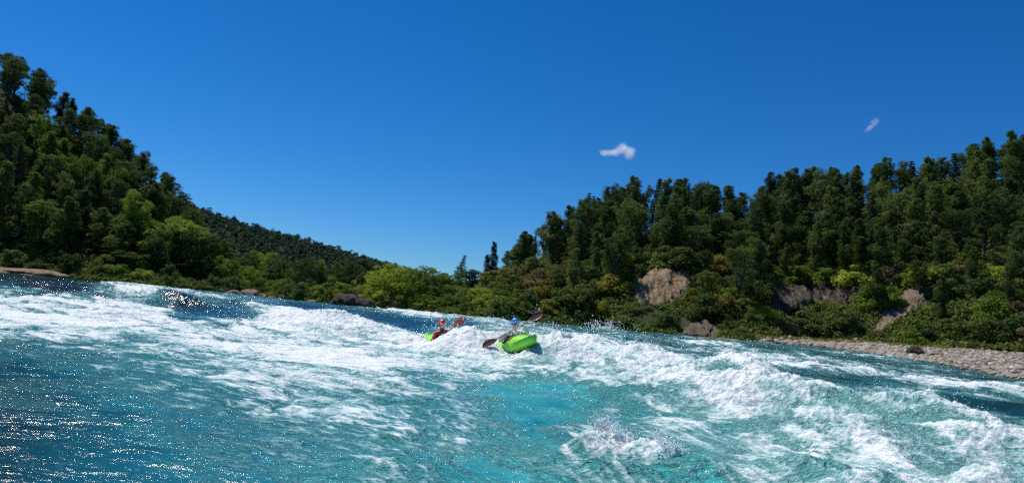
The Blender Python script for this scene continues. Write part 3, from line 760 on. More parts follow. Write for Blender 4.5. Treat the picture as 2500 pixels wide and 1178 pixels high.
# ---- undergrowth that covers the soil between them: nobody could count it
def undergrowth():
    r = np.random.default_rng(5); C = []; R = []
    def area(c0, c1, fn, n, polys, s=(.35, .8)):
        for _ in range(n):
            c = r.uniform(c0, c1); a, b = fn(c); d = r.uniform(a, b); x = (c - 1250) / F_PX * d
            z = land1q(x, d)
            if polys:
                px, py = proj((x, d, z + .3))
                if any(inside(p, px, py) for p in polys): continue
            C.append((x, d, z + .12)); R.append(r.uniform(*s))
    # quick height lookup on a grid
    gx = np.arange(-75, 75, .5); gy = np.arange(44, 160, .5)
    GX, GY = np.meshgrid(gx, gy); GZ = land_z(GX.ravel(), GY.ravel()).reshape(GX.shape)
    def land1q(x, y):
        i = min(max(int((y - 44) / .5), 0), len(gy) - 1); j = min(max(int((x + 75) / .5), 0), len(gx) - 1); return GZ[i, j]
    area(1230, 2620, lambda c: (float(tab(c, 3)) - .2, float(tab(c, 7)) + 2), 6200, GONE)
    area(1230, 2620, lambda c: (float(tab(c, 5)) + 3, float(tab(c, 7)) + 1), 3500, GONE, (.7, 1.5))
    area(-150, 560, lambda c: (float(tab(c, 3)) + 3, float(tab(c, 7)) + 1), 2600, [], (.7, 1.5))
    area(1400, 2620, lambda c: (float(tab(c, 3)) - .2, float(tab(c, 5)) + 4), 4200, GONE, (.4, .95))
    area(-150, 560, lambda c: (float(tab(c, 3)) - .3, float(tab(c, 7)) + 2), 3000, [])
    area(560, 1230, lambda c: (float(tab(c, 3)), 150), 1800, [])
    area(-150, 1850, lambda c: (float(tab(c, 1)) + .1, float(tab(c, 1)) + 1.8), 2600, GONE, (.25, .6))
    V, F, cl = leaf_cloud(r, np.array(C), np.array(R), 26, .34, droop=.2, flat=.6, up=.9)
    link('undergrowth', mesh_np('undergrowth', V, F, False, {'clump': cl}), M_BUSH, kind='stuff', label='tangled green undergrowth covering the slopes', category='undergrowth')
undergrowth()

# ---- the far wooded ridge reads as one mass
def far_wood():
    r = np.random.default_rng(6); C = []; R = []
    for _ in range(2500):
        c = r.uniform(380, 1300); d = r.uniform(170, 392); x = (c - 1250) / F_PX * d
        z = land1(x, d); h = r.uniform(3.2, 5.6) * (.8 + .2 * d / 390); w = h * r.uniform(.34, .52)
        for k in range(7):
            a = r.uniform(0, 6.283); q = r.uniform(.25, 1)
            C.append((x + math.cos(a) * w * (1.05 - q) * 1.3, d + math.sin(a) * w * (1.05 - q) * 1.3, z + h * q * .92)); R.append(w * r.uniform(.4, .7))
    V, F, cl = leaf_cloud(r, np.array(C), np.array(R), 22, .85, droop=.2, up=.5)
    link('far_forest', mesh_np('far_forest', V, F, False, {'clump': cl}), M_FAR, kind='stuff', label='dark forest on the far ridge up the valley', category='forest')
M_FAR = mat_leaf('far_forest_leaves', (.020, .044, .022), (.052, .090, .044), (.05, .07, .04), .15)
far_wood()
# ------------------------------------------------------------------ bare earth, rocks, gravel
def mat_earth(name, a, b, c, streak=True):
    t = NT(name); co = t.coord(); mp = t.n('ShaderNodeMapping')
    mp.inputs['Scale'].default_value = (2.6, 1.0, .30) if streak else (1, 1, 1); t.l(co, mp.inputs[0])
    n = t.noise(1.1, 7, .65, mp.outputs[0]); n2 = t.noise(5, 6, .65, co)
    f = t.mth('ADD', t.mth('MULTIPLY', n, .65), t.mth('MULTIPLY', n2, .35))
    return t.set(color=t.ramp(f, [(.32, a), (.5, b), (.68, c)]), rough=.92, spec=.2, normal=t.bump(f, .9, .25))
M_SCAR = mat_earth('landslip_earth', (.075, .050, .028), (.205, .145, .086), (.37, .275, .175))
M_CLIFF = mat_earth('cliff_rock_painted_shade', (.020, .016, .012), (.055, .044, .032), (.22, .18, .13))  # shadow under the overhanging bushes is painted into this dark rock colour
M_SLIP = mat_earth('slip_earth', (.07, .050, .036), (.165, .120, .085), (.27, .21, .16))
M_BANK = mat_earth('bank_earth', (.035, .027, .019), (.095, .074, .052), (.19, .15, .11))
M_ROCK = mat_earth('boulder_rock', (.06, .048, .038), (.155, .125, .10), (.29, .25, .21), False)
M_DARK = mat_earth('wet_rock', (.018, .015, .013), (.048, .038, .032), (.10, .082, .068), False)

def hit_land(px, py):
    """first meeting of the sight lines with the land"""
    dx = (px - 1250) / F_PX; dy = (589 - py) / F_PX
    R = cf[None] + cr[None] * dx[:, None] + cu[None] * dy[:, None]; R = R / R[:, 1:2]
    out = np.full(len(px), np.nan)
    for d in np.arange(50, 125, .3):
        P = CAM + R * d
        h = np.isnan(out) & (land_z(P[:, 0], P[:, 1]) > P[:, 2]); out[h] = d
    out = np.where(np.isnan(out), 90, out)
    return CAM + R * out[:, None]

def scarp(name, poly, mat, bulge, label, cat, seed, gully=1.0):
    xs = [p[0] for p in poly]; ys = [p[1] for p in poly]; m = 16
    nx = int((max(xs) - min(xs) + 2 * m) / 2.4); ny = int((max(ys) - min(ys) + 2 * m) / 2.4)
    gx, gy = np.meshgrid(np.linspace(min(xs) - m, max(xs) + m, nx), np.linspace(min(ys) - m, max(ys) + m, ny))
    fx, fy = gx.ravel(), gy.ravel()
    P = hit_land(fx, fy)
    # smooth the depth so that the face reads as one slope
    D = P[:, 1].reshape(ny, nx)
    for _ in range(10):
        D = np.pad(D, 1, mode='edge'); D = (D[:-2, 1:-1] + D[2:, 1:-1] + D[1:-1, :-2] + D[1:-1, 2:] + 2 * D[1:-1, 1:-1]) / 6
    R = (P - CAM) / P[:, 1:2]; P = CAM + R * D.ravel()[:, None]
    # distance inside the outline
    A = np.array(poly, float); B = np.roll(A, -1, 0); q = np.stack([fx, fy], 1)
    ab = B - A; tt = np.clip(((q[:, None] - A) * ab).sum(2) / (ab ** 2).sum(1), 0, 1)
    dist = np.sqrt((((A + ab * tt[..., None]) - q[:, None]) ** 2).sum(2)).min(1)
    ins = np.array([inside(poly, a, b) for a, b in zip(fx, fy)])
    e = np.where(ins, dist, -dist) + 13 * fbm2(fx / 20, fy / 20, 5, seed, .62)
    crag = fbm3(P * np.array([1.9, .35, .12]), 5, seed) * .50 * gully + .22 * np.abs(fbm3(P * np.array([2.2, 2.2, 1.1]), 4, seed + 3)) - .18 * np.abs(noise3(P * np.array([1.3, 1.3, .8]), seed + 6))
    out = np.where(e > 0, bulge * np.clip(e / 14, 0, 1) ** .6 + .25, .25 + e * .12) + crag * np.clip(e / 10, 0, 1)
    nrm = np.array([-.1, -.86, .5])
    V = P + nrm * out[:, None]
    F = grid_faces(ny, nx); keep = (e[F] > -9).all(1); F = F[keep][:, ::-1]
    used = np.unique(F); mp = -np.ones(len(V), int); mp[used] = np.arange(len(used))
    V2, F2 = V[used], mp[F]
    # back of the slab, buried in the hill
    n = len(V2); Vb = V2 + np.array([.1, 1.0, -.6]) * 1.0
    ed = {}
    for f in F2:
        for k in range(4):
            a, b = f[k], f[(k + 1) % 4]
            if (b, a) in ed: del ed[(b, a)]
            else: ed[(a, b)] = 1
    sk = np.array([[b, a, a + n, b + n] for a, b in ed])
    me = mesh_np(name, np.concatenate([V2, Vb]), np.concatenate([F2, F2[:, ::-1] + n, sk]), True)
    o = link(name, me, mat, label=label, category=cat)
    return o
scarp('landslip', SCAR, M_SCAR, .16, 'large pale brown landslip scar, bare earth in the middle of the right hill', 'landslip', 31)
scarp('cliff', CLIFF, M_CLIFF, .16, 'cliff band painted dark for overhang shade, with pale streaks above the gravel bar', 'cliff', 32, 1.2)
scarp('landslip', SLIP, M_SLIP, .12, 'small reddish brown slip scar slanting down toward the gravel bar', 'landslip', 33)
scarp('rock_outcrop', shrink(BANK, .62), M_BANK, .1, 'low crumbling earth and rock bank at the water below the large landslip', 'rock', 34, 1.5)
scarp('cliff', [(1458, 690), (1452, 655), (1466, 632), (1482, 640), (1486, 672), (1478, 694)], M_SCAR, .25, 'small pale patch of bare rock left of the large landslip', 'cliff', 35, .7)
scarp('cliff', [(1500, 684), (1498, 662), (1520, 654), (1536, 664), (1528, 684)], M_SCAR, .25, 'tiny bare rock patch just left of the large landslip', 'cliff', 36, .6)
scarp('cliff', [(1243, 690), (1246, 668), (1254, 664), (1256, 688)], M_SCAR, .2, 'thin pale rock strip in the dry brown slope left on the right hill', 'cliff', 37, .5)

def boulder(px, py, d, wpx, hpx, mat, label, seed, deep=.9, name='boulder', flat=0):
    p = W(px, py, d); w = wpx / F_PX * d / 2; h = hpx / F_PX * d
    v, f = ico(4); v = v.copy()
    n = fbm3(v * 1.25 + seed * 7.3, 5, seed); v = v * (1 + .42 * n)[:, None]
    if mat is M_DARK: v = v * (1 + .38 * np.abs(fbm3(v * 2.3 + seed, 4, seed + 9)) - .30 * np.abs(noise3(v * 1.6 + seed * 3, seed + 4)))[:, None]
    v = np.sign(v) * np.abs(v) ** .86
    v[:, 2] = np.maximum(v[:, 2], -.75)
    v = v * np.array([w, w * deep, h * 1.02])
    o = link(name, mesh_np(name, v, f), mat, loc=(p[0], p[1] + w * deep * .4, p[2] - h * .12), label=label, category='rock')
    o.rotation_euler = (0, flat, seed * 1.7 % .8 - .4)
    return o
boulder(607, 722, 79, 62, 17, M_ROCK, 'largest pale grey boulder on the left bank', 1)
boulder(566, 716, 78, 34, 10, M_ROCK, 'low pale boulder just left of the largest pale one on the left bank', 2)
boulder(540, 712, 78, 26, 8, M_ROCK, 'small brown stone at the left end of the left bank boulders', 3)
boulder(585, 719, 78, 16, 9, M_ROCK, 'small round stone touching the largest pale boulder', 4)
boulder(642, 724, 77, 26, 7, M_ROCK, 'low stone at the water right of the largest pale boulder', 5)
boulder(697, 733, 74, 40, 17, M_DARK, 'round brown boulder standing alone at the left bank waterline', 6)
boulder(662, 728, 74, 22, 6, M_ROCK, 'flat stone at the water left of the round brown boulder', 7)
boulder(762, 738, 71, 34, 7, M_ROCK, 'flat pale stone at the water below the small round willow', 8)
boulder(846, 744, 67, 72, 30, M_DARK, 'big dark jagged rock at the far waterline, left one of the pair', 9)
boulder(886, 748, 66.5, 56, 22, M_DARK, 'dark rock sloping into the water, right one of the jagged pair', 10)
boulder(820, 742, 67, 34, 10, M_DARK, 'low dark rock at the left foot of the jagged pair', 11)
boulder(40, 668, 68, 170, 17, M_SCAR, 'tan rock slab at the water on the left picture edge', 12)
boulder(30, 748, 27.5, 150, 13, M_SCAR, 'tan rock awash in the foam at the left picture edge', 13, .5)
boulder(125, 756, 26.8, 110, 8, M_ROCK, 'thin brown rock just breaking the foam right of the tan one', 14, .4)
boulder(1782, 834, 53, 62, 9, M_ROCK, 'flat tan slab at the water at the left tip of the gravel bar', 15)
boulder(1722, 829, 55, 40, 8, M_ROCK, 'low stone at the foot of the crumbling bank', 16)
boulder(2238, 860, 46.5, 38, 15, M_DARK, 'dark pointed boulder sitting on the gravel bar', 17)
boulder(1716, 802, 59, 9, 8, M_ROCK, 'small whitish stone on the crumbling bank', 18)

def cobbles():
    r = np.random.default_rng(9); v1, f1 = ico(2); v0, f0 = ico(1)
    t = NT('river_cobbles')
    n = t.noise(1.3, 2, .5, t.coord()); n2 = t.noise(14, 5, .6, t.coord())
    cl = t.attr('clump')
    c = t.ramp(cl, [(.0, (.12, .10, .08)), (.35, (.24, .205, .168)), (.7, (.355, .31, .26)), (1, (.55, .51, .45))])
    c = t.mix(t.mapr(n2, .35, .7, 0, .45), c, (.14, .125, .105))
    m = t.set(color=c, rough=.85, spec=.25, normal=t.bump(n2, .5, .03))
    Vs, Fs, Cs = [], [], []; o = 0
    def put(N, c0, c1, big, basev, basef):
        nonlocal o
        c = r.uniform(c0, c1, N); a = tab(c, 1) - .5; b = tab(c, 3) + .2
        u = r.uniform(0, 1, N) ** 1.0; d = a + (b - a) * u; x = (c - 1250) / F_PX * d
        s = big * r.lognormal(0, .38, N); z = land_z(x, d)
        yaw = r.uniform(0, 6.283, N); k = len(basev)
        bv = basev[None] * (1 + .17 * r.normal(size=(N, k, 1))) * (s[:, None] * np.stack([r.uniform(.8, 1.5, N), r.uniform(.7, 1.1, N), r.uniform(.45, .85, N)], 1))[:, None, :]
        X = bv[..., 0] * np.cos(yaw)[:, None] - bv[..., 1] * np.sin(yaw)[:, None] + x[:, None]
        Y = bv[..., 0] * np.sin(yaw)[:, None] + bv[..., 1] * np.cos(yaw)[:, None] + d[:, None]
        Z = bv[..., 2] + (z + s * .12)[:, None]
        Vs.append(np.stack([X, Y, Z], -1).reshape(-1, 3)); Fs.append((basef[None] + (np.arange(N) * k)[:, None, None]).reshape(-1, 3) + o)
        Cs.append(np.repeat(np.clip(r.normal(.45, .24, N), 0, 1), k)); o += N * k
    put(13500, 2150, 3000, .070, v1, f1); put(9000, 1830, 2250, .10, v0, f0); put(420, 1900, 2600, .13, v1, f1)
    link('gravel', mesh_np('gravel', np.concatenate(Vs), np.concatenate(Fs), True, {'clump': np.concatenate(Cs)}), m, kind='stuff', label='pinkish grey river cobbles of the gravel bar', category='gravel')
cobbles()
# low grass and yellow weeds at the back of the bar
def weeds():
    r = np.random.default_rng(10); n = 1500
    c = r.uniform(1860, 2330, n); d = tab(c, 3) + r.normal(-.9, .9, n); x = (c - 1250) / F_PX * d; z = land_z(x, d)
    V, F, cl = leaf_cloud(r, np.stack([x, d, z + .05], 1), r.uniform(.12, .34, n), 16, .17, flat=.6, up=1.2)
    link('grass', mesh_np('grass', V, F, False, {'clump': cl}), M_GOLDG, kind='stuff', label='low yellowish grass and weeds behind the gravel bar', category='grass')
M_GOLDG = mat_leaf('yellow_grass', (.10, .105, .02), (.24, .22, .04), (.26, .2, .04), .3)
weeds()
# ------------------------------------------------------------------ kayaks, kayakers, paddles
def mat_plastic(name, col, rough=.28, coat=.4):
    t = NT(name); n = t.noise(14, 5, .6, t.coord()); n2 = t.noise(90, 3, .5, t.coord())
    return t.set(color=t.mix(t.mapr(n, .35, .75, 0, .35), col, tuple(c * .72 for c in col)), rough=t.mapr(n2, .3, .7, rough, rough + .2), coat=coat, normal=t.bump(n2, .08, .004))
M_GREEN = mat_plastic('green_plastic', (.20, .70, .025))
M_GREEN_LIT = mat_plastic('green_plastic_painted_sun', (.32, .76, .03))  # same green as the hull, lightened to paint sunlight onto the deck
M_BLACK = mat_simple('black_neoprene', (.012, .012, .014), .6)
M_SKIN = mat_simple('skin', (.42, .24, .17), .5, .12, 30)
M_RED = mat_simple('red_jacket', (.36, .022, .018), .42, .3, 18, .5, .3)
M_GREY = mat_simple('pale_grey_jacket', (.46, .43, .43), .5, .3, 14, .5, .3)
M_MAROON = mat_simple('maroon_vest', (.10, .018, .022), .6, .4, 20)
M_DVEST = mat_simple('black_vest', (.016, .015, .017), .65, .4, 20)
M_HRED = mat_plastic('red_helmet', (.62, .03, .022), .3, .1)
M_HBLUE = mat_plastic('blue_helmet', (.010, .23, .70), .2)
M_CARB = mat_plastic('dark_paddle_blade', (.085, .028, .026), .35, .05)
M_SHAFT = mat_simple('paddle_shaft', (.03, .022, .02), .4)
M_RBLADE = mat_plastic('red_paddle_blade', (.50, .028, .012), .3, .1)
M_HAIR = mat_simple('dark_hair', (.02, .014, .01), .7)
M_EYE = mat_simple('eye', (.5, .5, .48), .2)

V3 = lambda a: np.array(a, float)
def unit(v): v = V3(v); return v / np.linalg.norm(v)
def cap_part(p0, p1, ra, rb, n=14, rings=4):
    """closed tapered capsule"""
    p0, p1 = V3(p0), V3(p1); d = unit(p1 - p0); a = unit(np.cross(d, [.3, .2, .93] if abs(d[2]) < .9 else [1, .1, 0])); b = np.cross(d, a)
    prof = [(-math.cos(t) * ra, math.sin(t) * ra, 0) for t in np.linspace(0, math.pi / 2, rings + 1)] + [(math.sin(t) * rb, math.cos(t) * rb, 1) for t in np.linspace(0, math.pi / 2, rings + 1)]
    V = []
    for (o, r, e) in prof:
        c = (p1 if e else p0) + d * o
        for k in range(n):
            t = 2 * math.pi * k / n; V.append(c + max(r, 1e-5) * (a * math.cos(t) + b * math.sin(t)))
    F = [[i * n + k, i * n + (k + 1) % n, (i + 1) * n + (k + 1) % n, (i + 1) * n + k] for i in range(len(prof) - 1) for k in range(n)]
    m = len(prof); V += [p0 - d * ra, p1 + d * rb]
    for k in range(n):
        F.append([m * n, (k + 1) % n, k, k]); F.append([m * n + 1, (m - 1) * n + k, (m - 1) * n + (k + 1) % n, (m - 1) * n + (k + 1) % n])
    return np.array(V), F
def ell_part(c, ax, rad3):
    v, f = ico(4); M = np.stack(ax, 0)
    return V3(c) + (v * np.array(rad3)) @ M, [list(t) for t in f]
def fuse(name, parts, voxel, smooth=2):
    """join the closed pieces and remesh them into one continuous skin"""
    bm = bmesh.new()
    for V, F in parts:
        vs = [bm.verts.new(p) for p in V]
        for f in F:
            g = []
            for i in f:
                if vs[i] not in g: g.append(vs[i])
            try: bm.faces.new(g)
            except ValueError: pass
    me = bm_mesh(name + '_src', bm)
    o = bpy.data.objects.new(name + '_src', me); COL.objects.link(o)
    md = o.modifiers.new('r', 'REMESH'); md.mode = 'VOXEL'; md.voxel_size = voxel; md.use_smooth_shade = True
    if smooth:
        sm = o.modifiers.new('s', 'SMOOTH'); sm.iterations = smooth; sm.factor = .5
    dg = bpy.context.evaluated_depsgraph_get()
    out = bpy.data.meshes.new_from_object(o.evaluated_get(dg)); out.name = name
    bpy.data.objects.remove(o); bpy.data.meshes.remove(me)
    out.polygons.foreach_set('use_smooth', np.ones(len(out.polygons), dtype=bool))
    return out

def make_kayak(origin, fwd, up, label, group):
    y = unit(fwd); x = unit(np.cross(y, up)); z = np.cross(x, y)
    root = empty('kayak', (0, 0, 0), label, 'kayak', group)
    M = Matrix(((x[0], y[0], z[0], origin[0]), (x[1], y[1], z[1], origin[1]), (x[2], y[2], z[2], origin[2]), (0, 0, 0, 1)))
    root.matrix_world = M
    L = 1.34; N = 44; K = 13
    def sect(t):
        s = abs(t)
        b = .335 * (1 - s ** 2.5) ** .62                              # half beam
        keel = (.20 if t > 0 else .17) * s ** 2.3                      # rocker
        gun = keel * .55 + .205 + .075 * s                             # seam line
        deck = .345 + (.12 if t > 0 else .06) * math.exp(-((s - .42) / .33) ** 2) * (1 - s ** 4) + .02 * s
        deck = gun + (deck - gun) * (1 - s ** 6)
        return b, keel, gun, deck
    hull, deck = [], []
    for i in range(N + 1):
        t = -1 + 2 * i / N; t = math.sin(t * math.pi / 2) * .9985
        b, ke, g, dk = sect(t); b = max(b, .012)
        for k in range(K):
            a = math.pi * k / (K - 1)                                  # left seam .. keel .. right seam
            ca, sa = math.cos(a), math.sin(a)
            hull.append((b * np.sign(ca) * abs(ca) ** .62, t * L, g - (g - ke) * abs(sa) ** .72))
            deck.append((b * np.sign(ca) * abs(ca) ** .85, t * L, g + .003 + (dk - g) * abs(sa) ** 1.15))
    fh = grid_faces(N + 1, K)
    def closed(V, F, flip):
        V = np.array(V)
        return V, (F[:, ::-1] if flip else F)
    v, f = closed(hull, fh, False); ho = link('hull', mesh_np('hull', v, f), M_GREEN, root)
    v, f = closed(deck, fh, True); do = link('deck', mesh_np('deck', v, f), M_GREEN_LIT, root)
    so_ = ho.modifiers.new('thick', 'SOLIDIFY'); so_.thickness = .006
    # seam bead
    ring = [hull[i * K] for i in range(N + 1)] + [hull[i * K + K - 1] for i in range(N, -1, -1)]
    v, f = tube_np([V3(p) for p in ring + ring[:1]], [.008] * (len(ring) + 1), 6); link('seam', mesh_np('seam', v, f), M_GREEN, root)
    # cockpit rim and spray deck
    n = 40; rim = [V3((.235 * math.cos(q), .40 * math.sin(q) + .02, .372 + .045 * math.sin(q) * (1 if math.sin(q) > 0 else .3))) for q in np.linspace(0, 2 * math.pi, n)]
    v, f = tube_np(rim, [.020] * n, 8); link('cockpit_rim', mesh_np('cockpit_rim', v, f), M_BLACK, root)
    sv = []; rings = 8
    for j in range(rings + 1):
        q = 1 - j / rings
        for p in rim[:-1]:
            c = V3((0, -.06, .52)); w = q ** .8
            sv.append(c * (1 - w) + p * w + V3((0, 0, .03 * math.sin(q * math.pi))))
    m = n - 1; sf = [[j * m + k, j * m + (k + 1) % m, (j + 1) * m + (k + 1) % m, (j + 1) * m + k] for j in range(rings) for k in range(m)]
    link('spray_deck', mesh_np('spray_deck', np.array(sv), np.array(sf)), M_BLACK, root)
    # grab loops
    for s in (1, -1):
        t = .80 * s; b, ke, g, dk = sect(t)
        pts = [V3((.055 * math.cos(q), t * L, dk - .012 + .05 * math.sin(q))) for q in np.linspace(0, math.pi, 9)]
        v, f = tube_np(pts, [.009] * 9, 8); h = link('grab_handle', mesh_np('grab_handle', v, f), M_BLACK, root)
    # outfitting bolts / moulded groove lines on the fore deck
    for s in (-1, 1):
        pts = []
        for t in np.linspace(.40, .72, 10):
            b, ke, g, dk = sect(t); sx = .42 * b; a = math.acos(min(1, (sx / b) ** (1 / .85)))
            pts.append(V3((s * sx, t * L, g + .004 + (dk - g) * math.sin(a) ** 1.15)))
        v, f = tube_np(pts, [.006] * 10, 6); link('deck_line', mesh_np('deck_line', v, f), M_GREEN, root)
    return root, M

def make_paddle(pa, pb, mat_a, mat_b, face, label, group):
    """pa, pb: blade tips; face: direction the blades look"""
    pa, pb = V3(pa), V3(pb); ax = unit(pb - pa); ln = np.linalg.norm(pb - pa); mid = (pa + pb) / 2
    root = empty('paddle', tuple(mid), label, 'paddle', group)
    n1 = unit(V3(face) - ax * np.dot(face, ax)); sd = np.cross(ax, n1)
    v, f = tube_np([-ax * (ln / 2 - .40), V3((0, 0, 0)), ax * (ln / 2 - .40)], [.0155] * 3, 10); link('shaft', mesh_np('shaft', v, f), M_SHAFT, root)
    for s, mt in ((-1, mat_a), (1, mat_b)):
        A = ax * s; base = A * (ln / 2 - .46); nu, nv = 22, 9; top, bot = [], []
        for i in range(nu):
            u = i / (nu - 1); hw = .098 * (math.sin(min(1, u / .62) * math.pi / 2) ** .8) * (1 - max(0, (u - .62) / .38) ** 2.6 * .93) + .013 * (1 - u)
            for j in range(nv):
                q = -1 + 2 * j / (nv - 1)
                p = base + A * .46 * u + sd * (hw * q + .012 * u) + n1 * (.035 * u * u + .018 * q * q * u - .010 * math.exp(-(q / .18) ** 2) * (1 - u))
                th = .0035 + .012 * math.exp(-(q / .2) ** 2) * (1 - u)
                top.append(p + n1 * th); bot.append(p - n1 * th)
        F = grid_faces(nu, nv); n = nu * nv
        per = [j for j in range(nv)] + [i * nv + nv - 1 for i in range(1, nu)] + [(nu - 1) * nv + j for j in range(nv - 2, -1, -1)] + [i * nv for i in range(nu - 2, 0, -1)]
        sk = [[per[k], per[(k + 1) % len(per)], per[(k + 1) % len(per)] + n, per[k] + n] for k in range(len(per))]
        me = mesh_np('blade', np.array(top + bot), np.concatenate([F, F[:, ::-1] + n, np.array(sk)]))
        link('blade', me, mt, root)
    return root

def make_person(head, hip, fwd, look, hands, axis, M_jk, M_vest, M_hel, label):
    """hands: world points of the grips (right, left); axis: paddle direction"""
    head, hip = V3(head), V3(hip); O = hip.copy()
    BF = unit(fwd); U = unit(head - hip); BU = unit(U - BF * np.dot(U, BF)); Fw = unit(V3(fwd) - U * np.dot(fwd, U)); R = np.cross(Fw, U)
    root = empty('person', tuple(O), label, 'person', 'kayakers in the rapid')
    P = lambda r, f, u: R * r + Fw * f + U * u                          # relative to the hip
    hd = head - O; body = []; jack = []; vest = []
    LK = unit(V3(look)); LR = unit(np.cross(LK, [0, 0, 1])); LU = np.cross(LR, LK)
    Hp = lambda r, f, u: hd + LR * r + LK * f + LU * u
    ax3 = (LR, LK, LU)
    # head with face
    body += [ell_part(Hp(0, -.012, .02), ax3, (.075, .095, .105)), ell_part(Hp(0, .018, -.055), ax3, (.058, .070, .068)),
             ell_part(Hp(0, .062, -.092), ax3, (.026, .022, .022)), cap_part(Hp(0, .082, .018), Hp(0, .104, -.028), .010, .015, 10),
             ell_part(Hp(0, .078, .032), ax3, (.050, .014, .012)), cap_part(Hp(-.022, .080, -.062), Hp(.022, .080, -.062), .009, .009, 8)]
    for s in (-1, 1):
        body += [ell_part(Hp(s * .036, .070, -.022), ax3, (.022, .018, .02)), ell_part(Hp(s * .076, -.008, -.008), ax3, (.010, .020, .032))]
    body.append(cap_part(P(0, 0, .42), hd + LU * -.05, .056, .052))
    # trunk and legs (legs reach forward under the deck)
    body += [cap_part(P(-.07, 0, .03), P(.07, 0, .03), .115, .115), cap_part(P(0, 0, .06), P(0, .01, .36), .125, .14), cap_part(P(-.11, 0, .40), P(.11, 0, .40), .085, .085)]
    jack += [cap_part(P(-.08, 0, .03), P(.08, 0, .03), .135, .135), cap_part(P(0, 0, .06), P(0, .01, .36), .148, .160), cap_part(P(-.12, 0, .40), P(.12, 0, .40), .100, .100), cap_part(P(0, 0, .44), P(0, .01, .50), .075, .070)]
    for s in (-1, 1):
        kn = R * s * .17 + BF * .40 + BU * .07; ft = R * s * .11 + BF * .74 - BU * .02
        body += [cap_part(P(s * .10, 0, .01), kn, .085, .062), cap_part(kn, ft, .056, .040), cap_part(ft, R * s * .10 + BF * .80 + BU * .05, .036, .030)]
        vest += [cap_part(P(s * .075, .045, .16), P(s * .07, .05, .36), .115, .105), cap_part(P(s * .075, -.04, .16), P(s * .07, -.03, .36), .115, .105), cap_part(P(s * .105, -.02, .40), P(s * .10, .05, .42), .065, .065)]
    vest += [cap_part(P(-.06, .14, .20), P(.06, .14, .20), .045, .045), cap_part(P(0, .12, .16), P(0, .12, .34), .09, .07)]
    # arms
    for s, hnd in ((1, hands[0]), (-1, hands[1])):
        sh = P(s * .185, .0, .41); wr = V3(hnd) - O; A = unit(axis)
        out = wr - sh; D = np.linalg.norm(out); l1, l2 = .30, .27
        grip = wr.copy(); back = unit(sh - wr)
        back = unit(back - A * np.dot(back, A) * .7)
        wrist = grip + back * .085
        out = wrist - sh; D = min(np.linalg.norm(out), l1 + l2 - .01); o1 = unit(out)
        a = (l1 * l1 - l2 * l2 + D * D) / (2 * D); hh = math.sqrt(max(l1 * l1 - a * a, 0))
        bias = R * s * .7 - U * .8 - Fw * .15; bias = unit(bias - o1 * np.dot(bias, o1))
        el = sh + o1 * a + bias * hh; wrist = sh + o1 * D
        body += [cap_part(sh, el, .052, .042), cap_part(el, wrist, .042, .028)]
        jack += [cap_part(sh, el, .078, .062), cap_part(el, el + (wrist - el) * .93, .060, .044)]
        # hand: palm, four curled fingers and a thumb around the shaft
        n = unit(grip - wrist); side = unit(np.cross(A, n))
        body.append(cap_part(wrist, wrist + (grip - wrist) * .55, .028, .030))
        palm = grip - n * .040
        body.append(ell_part(palm, (A, side, n), (.043, .026, .032)))
        sgn = 1.0
        for k in range(4):
            off = A * (-.033 + .022 * k); lenf = (.85, 1.0, .96, .78)[k]; r = .0265; pts = []
            for q in np.linspace(0, 3.5 * lenf, 6):
                ang = math.pi * .95 - q
                pts.append(grip + off + n * (r * math.cos(ang)) + side * (r * math.sin(ang)))
            for i in range(5): body.append(cap_part(pts[i], pts[i + 1], .0092 - .0006 * i, .0088 - .0006 * i, 8, 2))
        th = [palm + A * .03 - side * .016, grip + A * .034 - side * .030 - n * .005, grip + A * .020 - side * .022 + n * .018, grip + A * .004 - side * .006 + n * .028]
        for i in range(3): body.append(cap_part(th[i], th[i + 1], .0115 - .001 * i, .0105 - .001 * i, 8, 2))
    link('body', fuse('body', body, .0062, 2), M_SKIN, root)
    link('jacket', fuse('jacket', jack, .011, 4), M_jk, root)
    link('life_vest', fuse('life_vest', vest, .012, 4), M_vest, root)
    # helmet: shell with brim, ear cover and chin strap
    hv = []; nu, nv = 17, 32
    for i in range(nu):
        e = math.pi / 2 * (1 - i / (nu - 1))
        for j in range(nv):
            a = 2 * math.pi * j / nv
            drop = -.018 - .045 * max(0, -math.sin(a)) ** .7 - .030 * abs(math.cos(a)) ** 4
            x, y, z = .108 * math.cos(e) * math.cos(a), .128 * math.cos(e) * math.sin(a), .118 * math.sin(e)
            if i >= nu - 4: z = z + (drop - 0) * ((i - (nu - 4)) / 3)
            hv.append(Hp(x, y - .008, z + .045))
    hf = [[i * nv + j, i * nv + (j + 1) % nv, (i + 1) * nv + (j + 1) % nv, (i + 1) * nv + j] for i in range(nu - 1) for j in range(nv)]
    h = link('helmet', mesh_np('helmet', np.array(hv), np.array(hf)), M_hel, root)
    sd_ = h.modifiers.new('thick', 'SOLIDIFY'); sd_.thickness = .012; sd_.offset = 1
    bv = []
    for i in range(3):
        for a in np.linspace(math.radians(25), math.radians(155), 15):
            ex = 1 + .14 * i; bv.append(Hp(.111 * math.cos(a) * ex, .131 * math.sin(a) * ex - .008, .040 - .012 * i))
    br = link('brim', mesh_np('brim', np.array(bv), grid_faces(3, 15)), M_hel, h); sd2 = br.modifiers.new('thick', 'SOLIDIFY'); sd2.thickness = .006
    pts = [Hp(.098 * math.cos(a), .02 + .03 * (1 - abs(math.cos(a))), .02 - .145 * math.sin(a)) for a in np.linspace(0, math.pi, 15)]
    v, f = tube_np(pts, [.008] * 15, 6); link('chin_strap', mesh_np('chin_strap', v, f), M_BLACK, h)
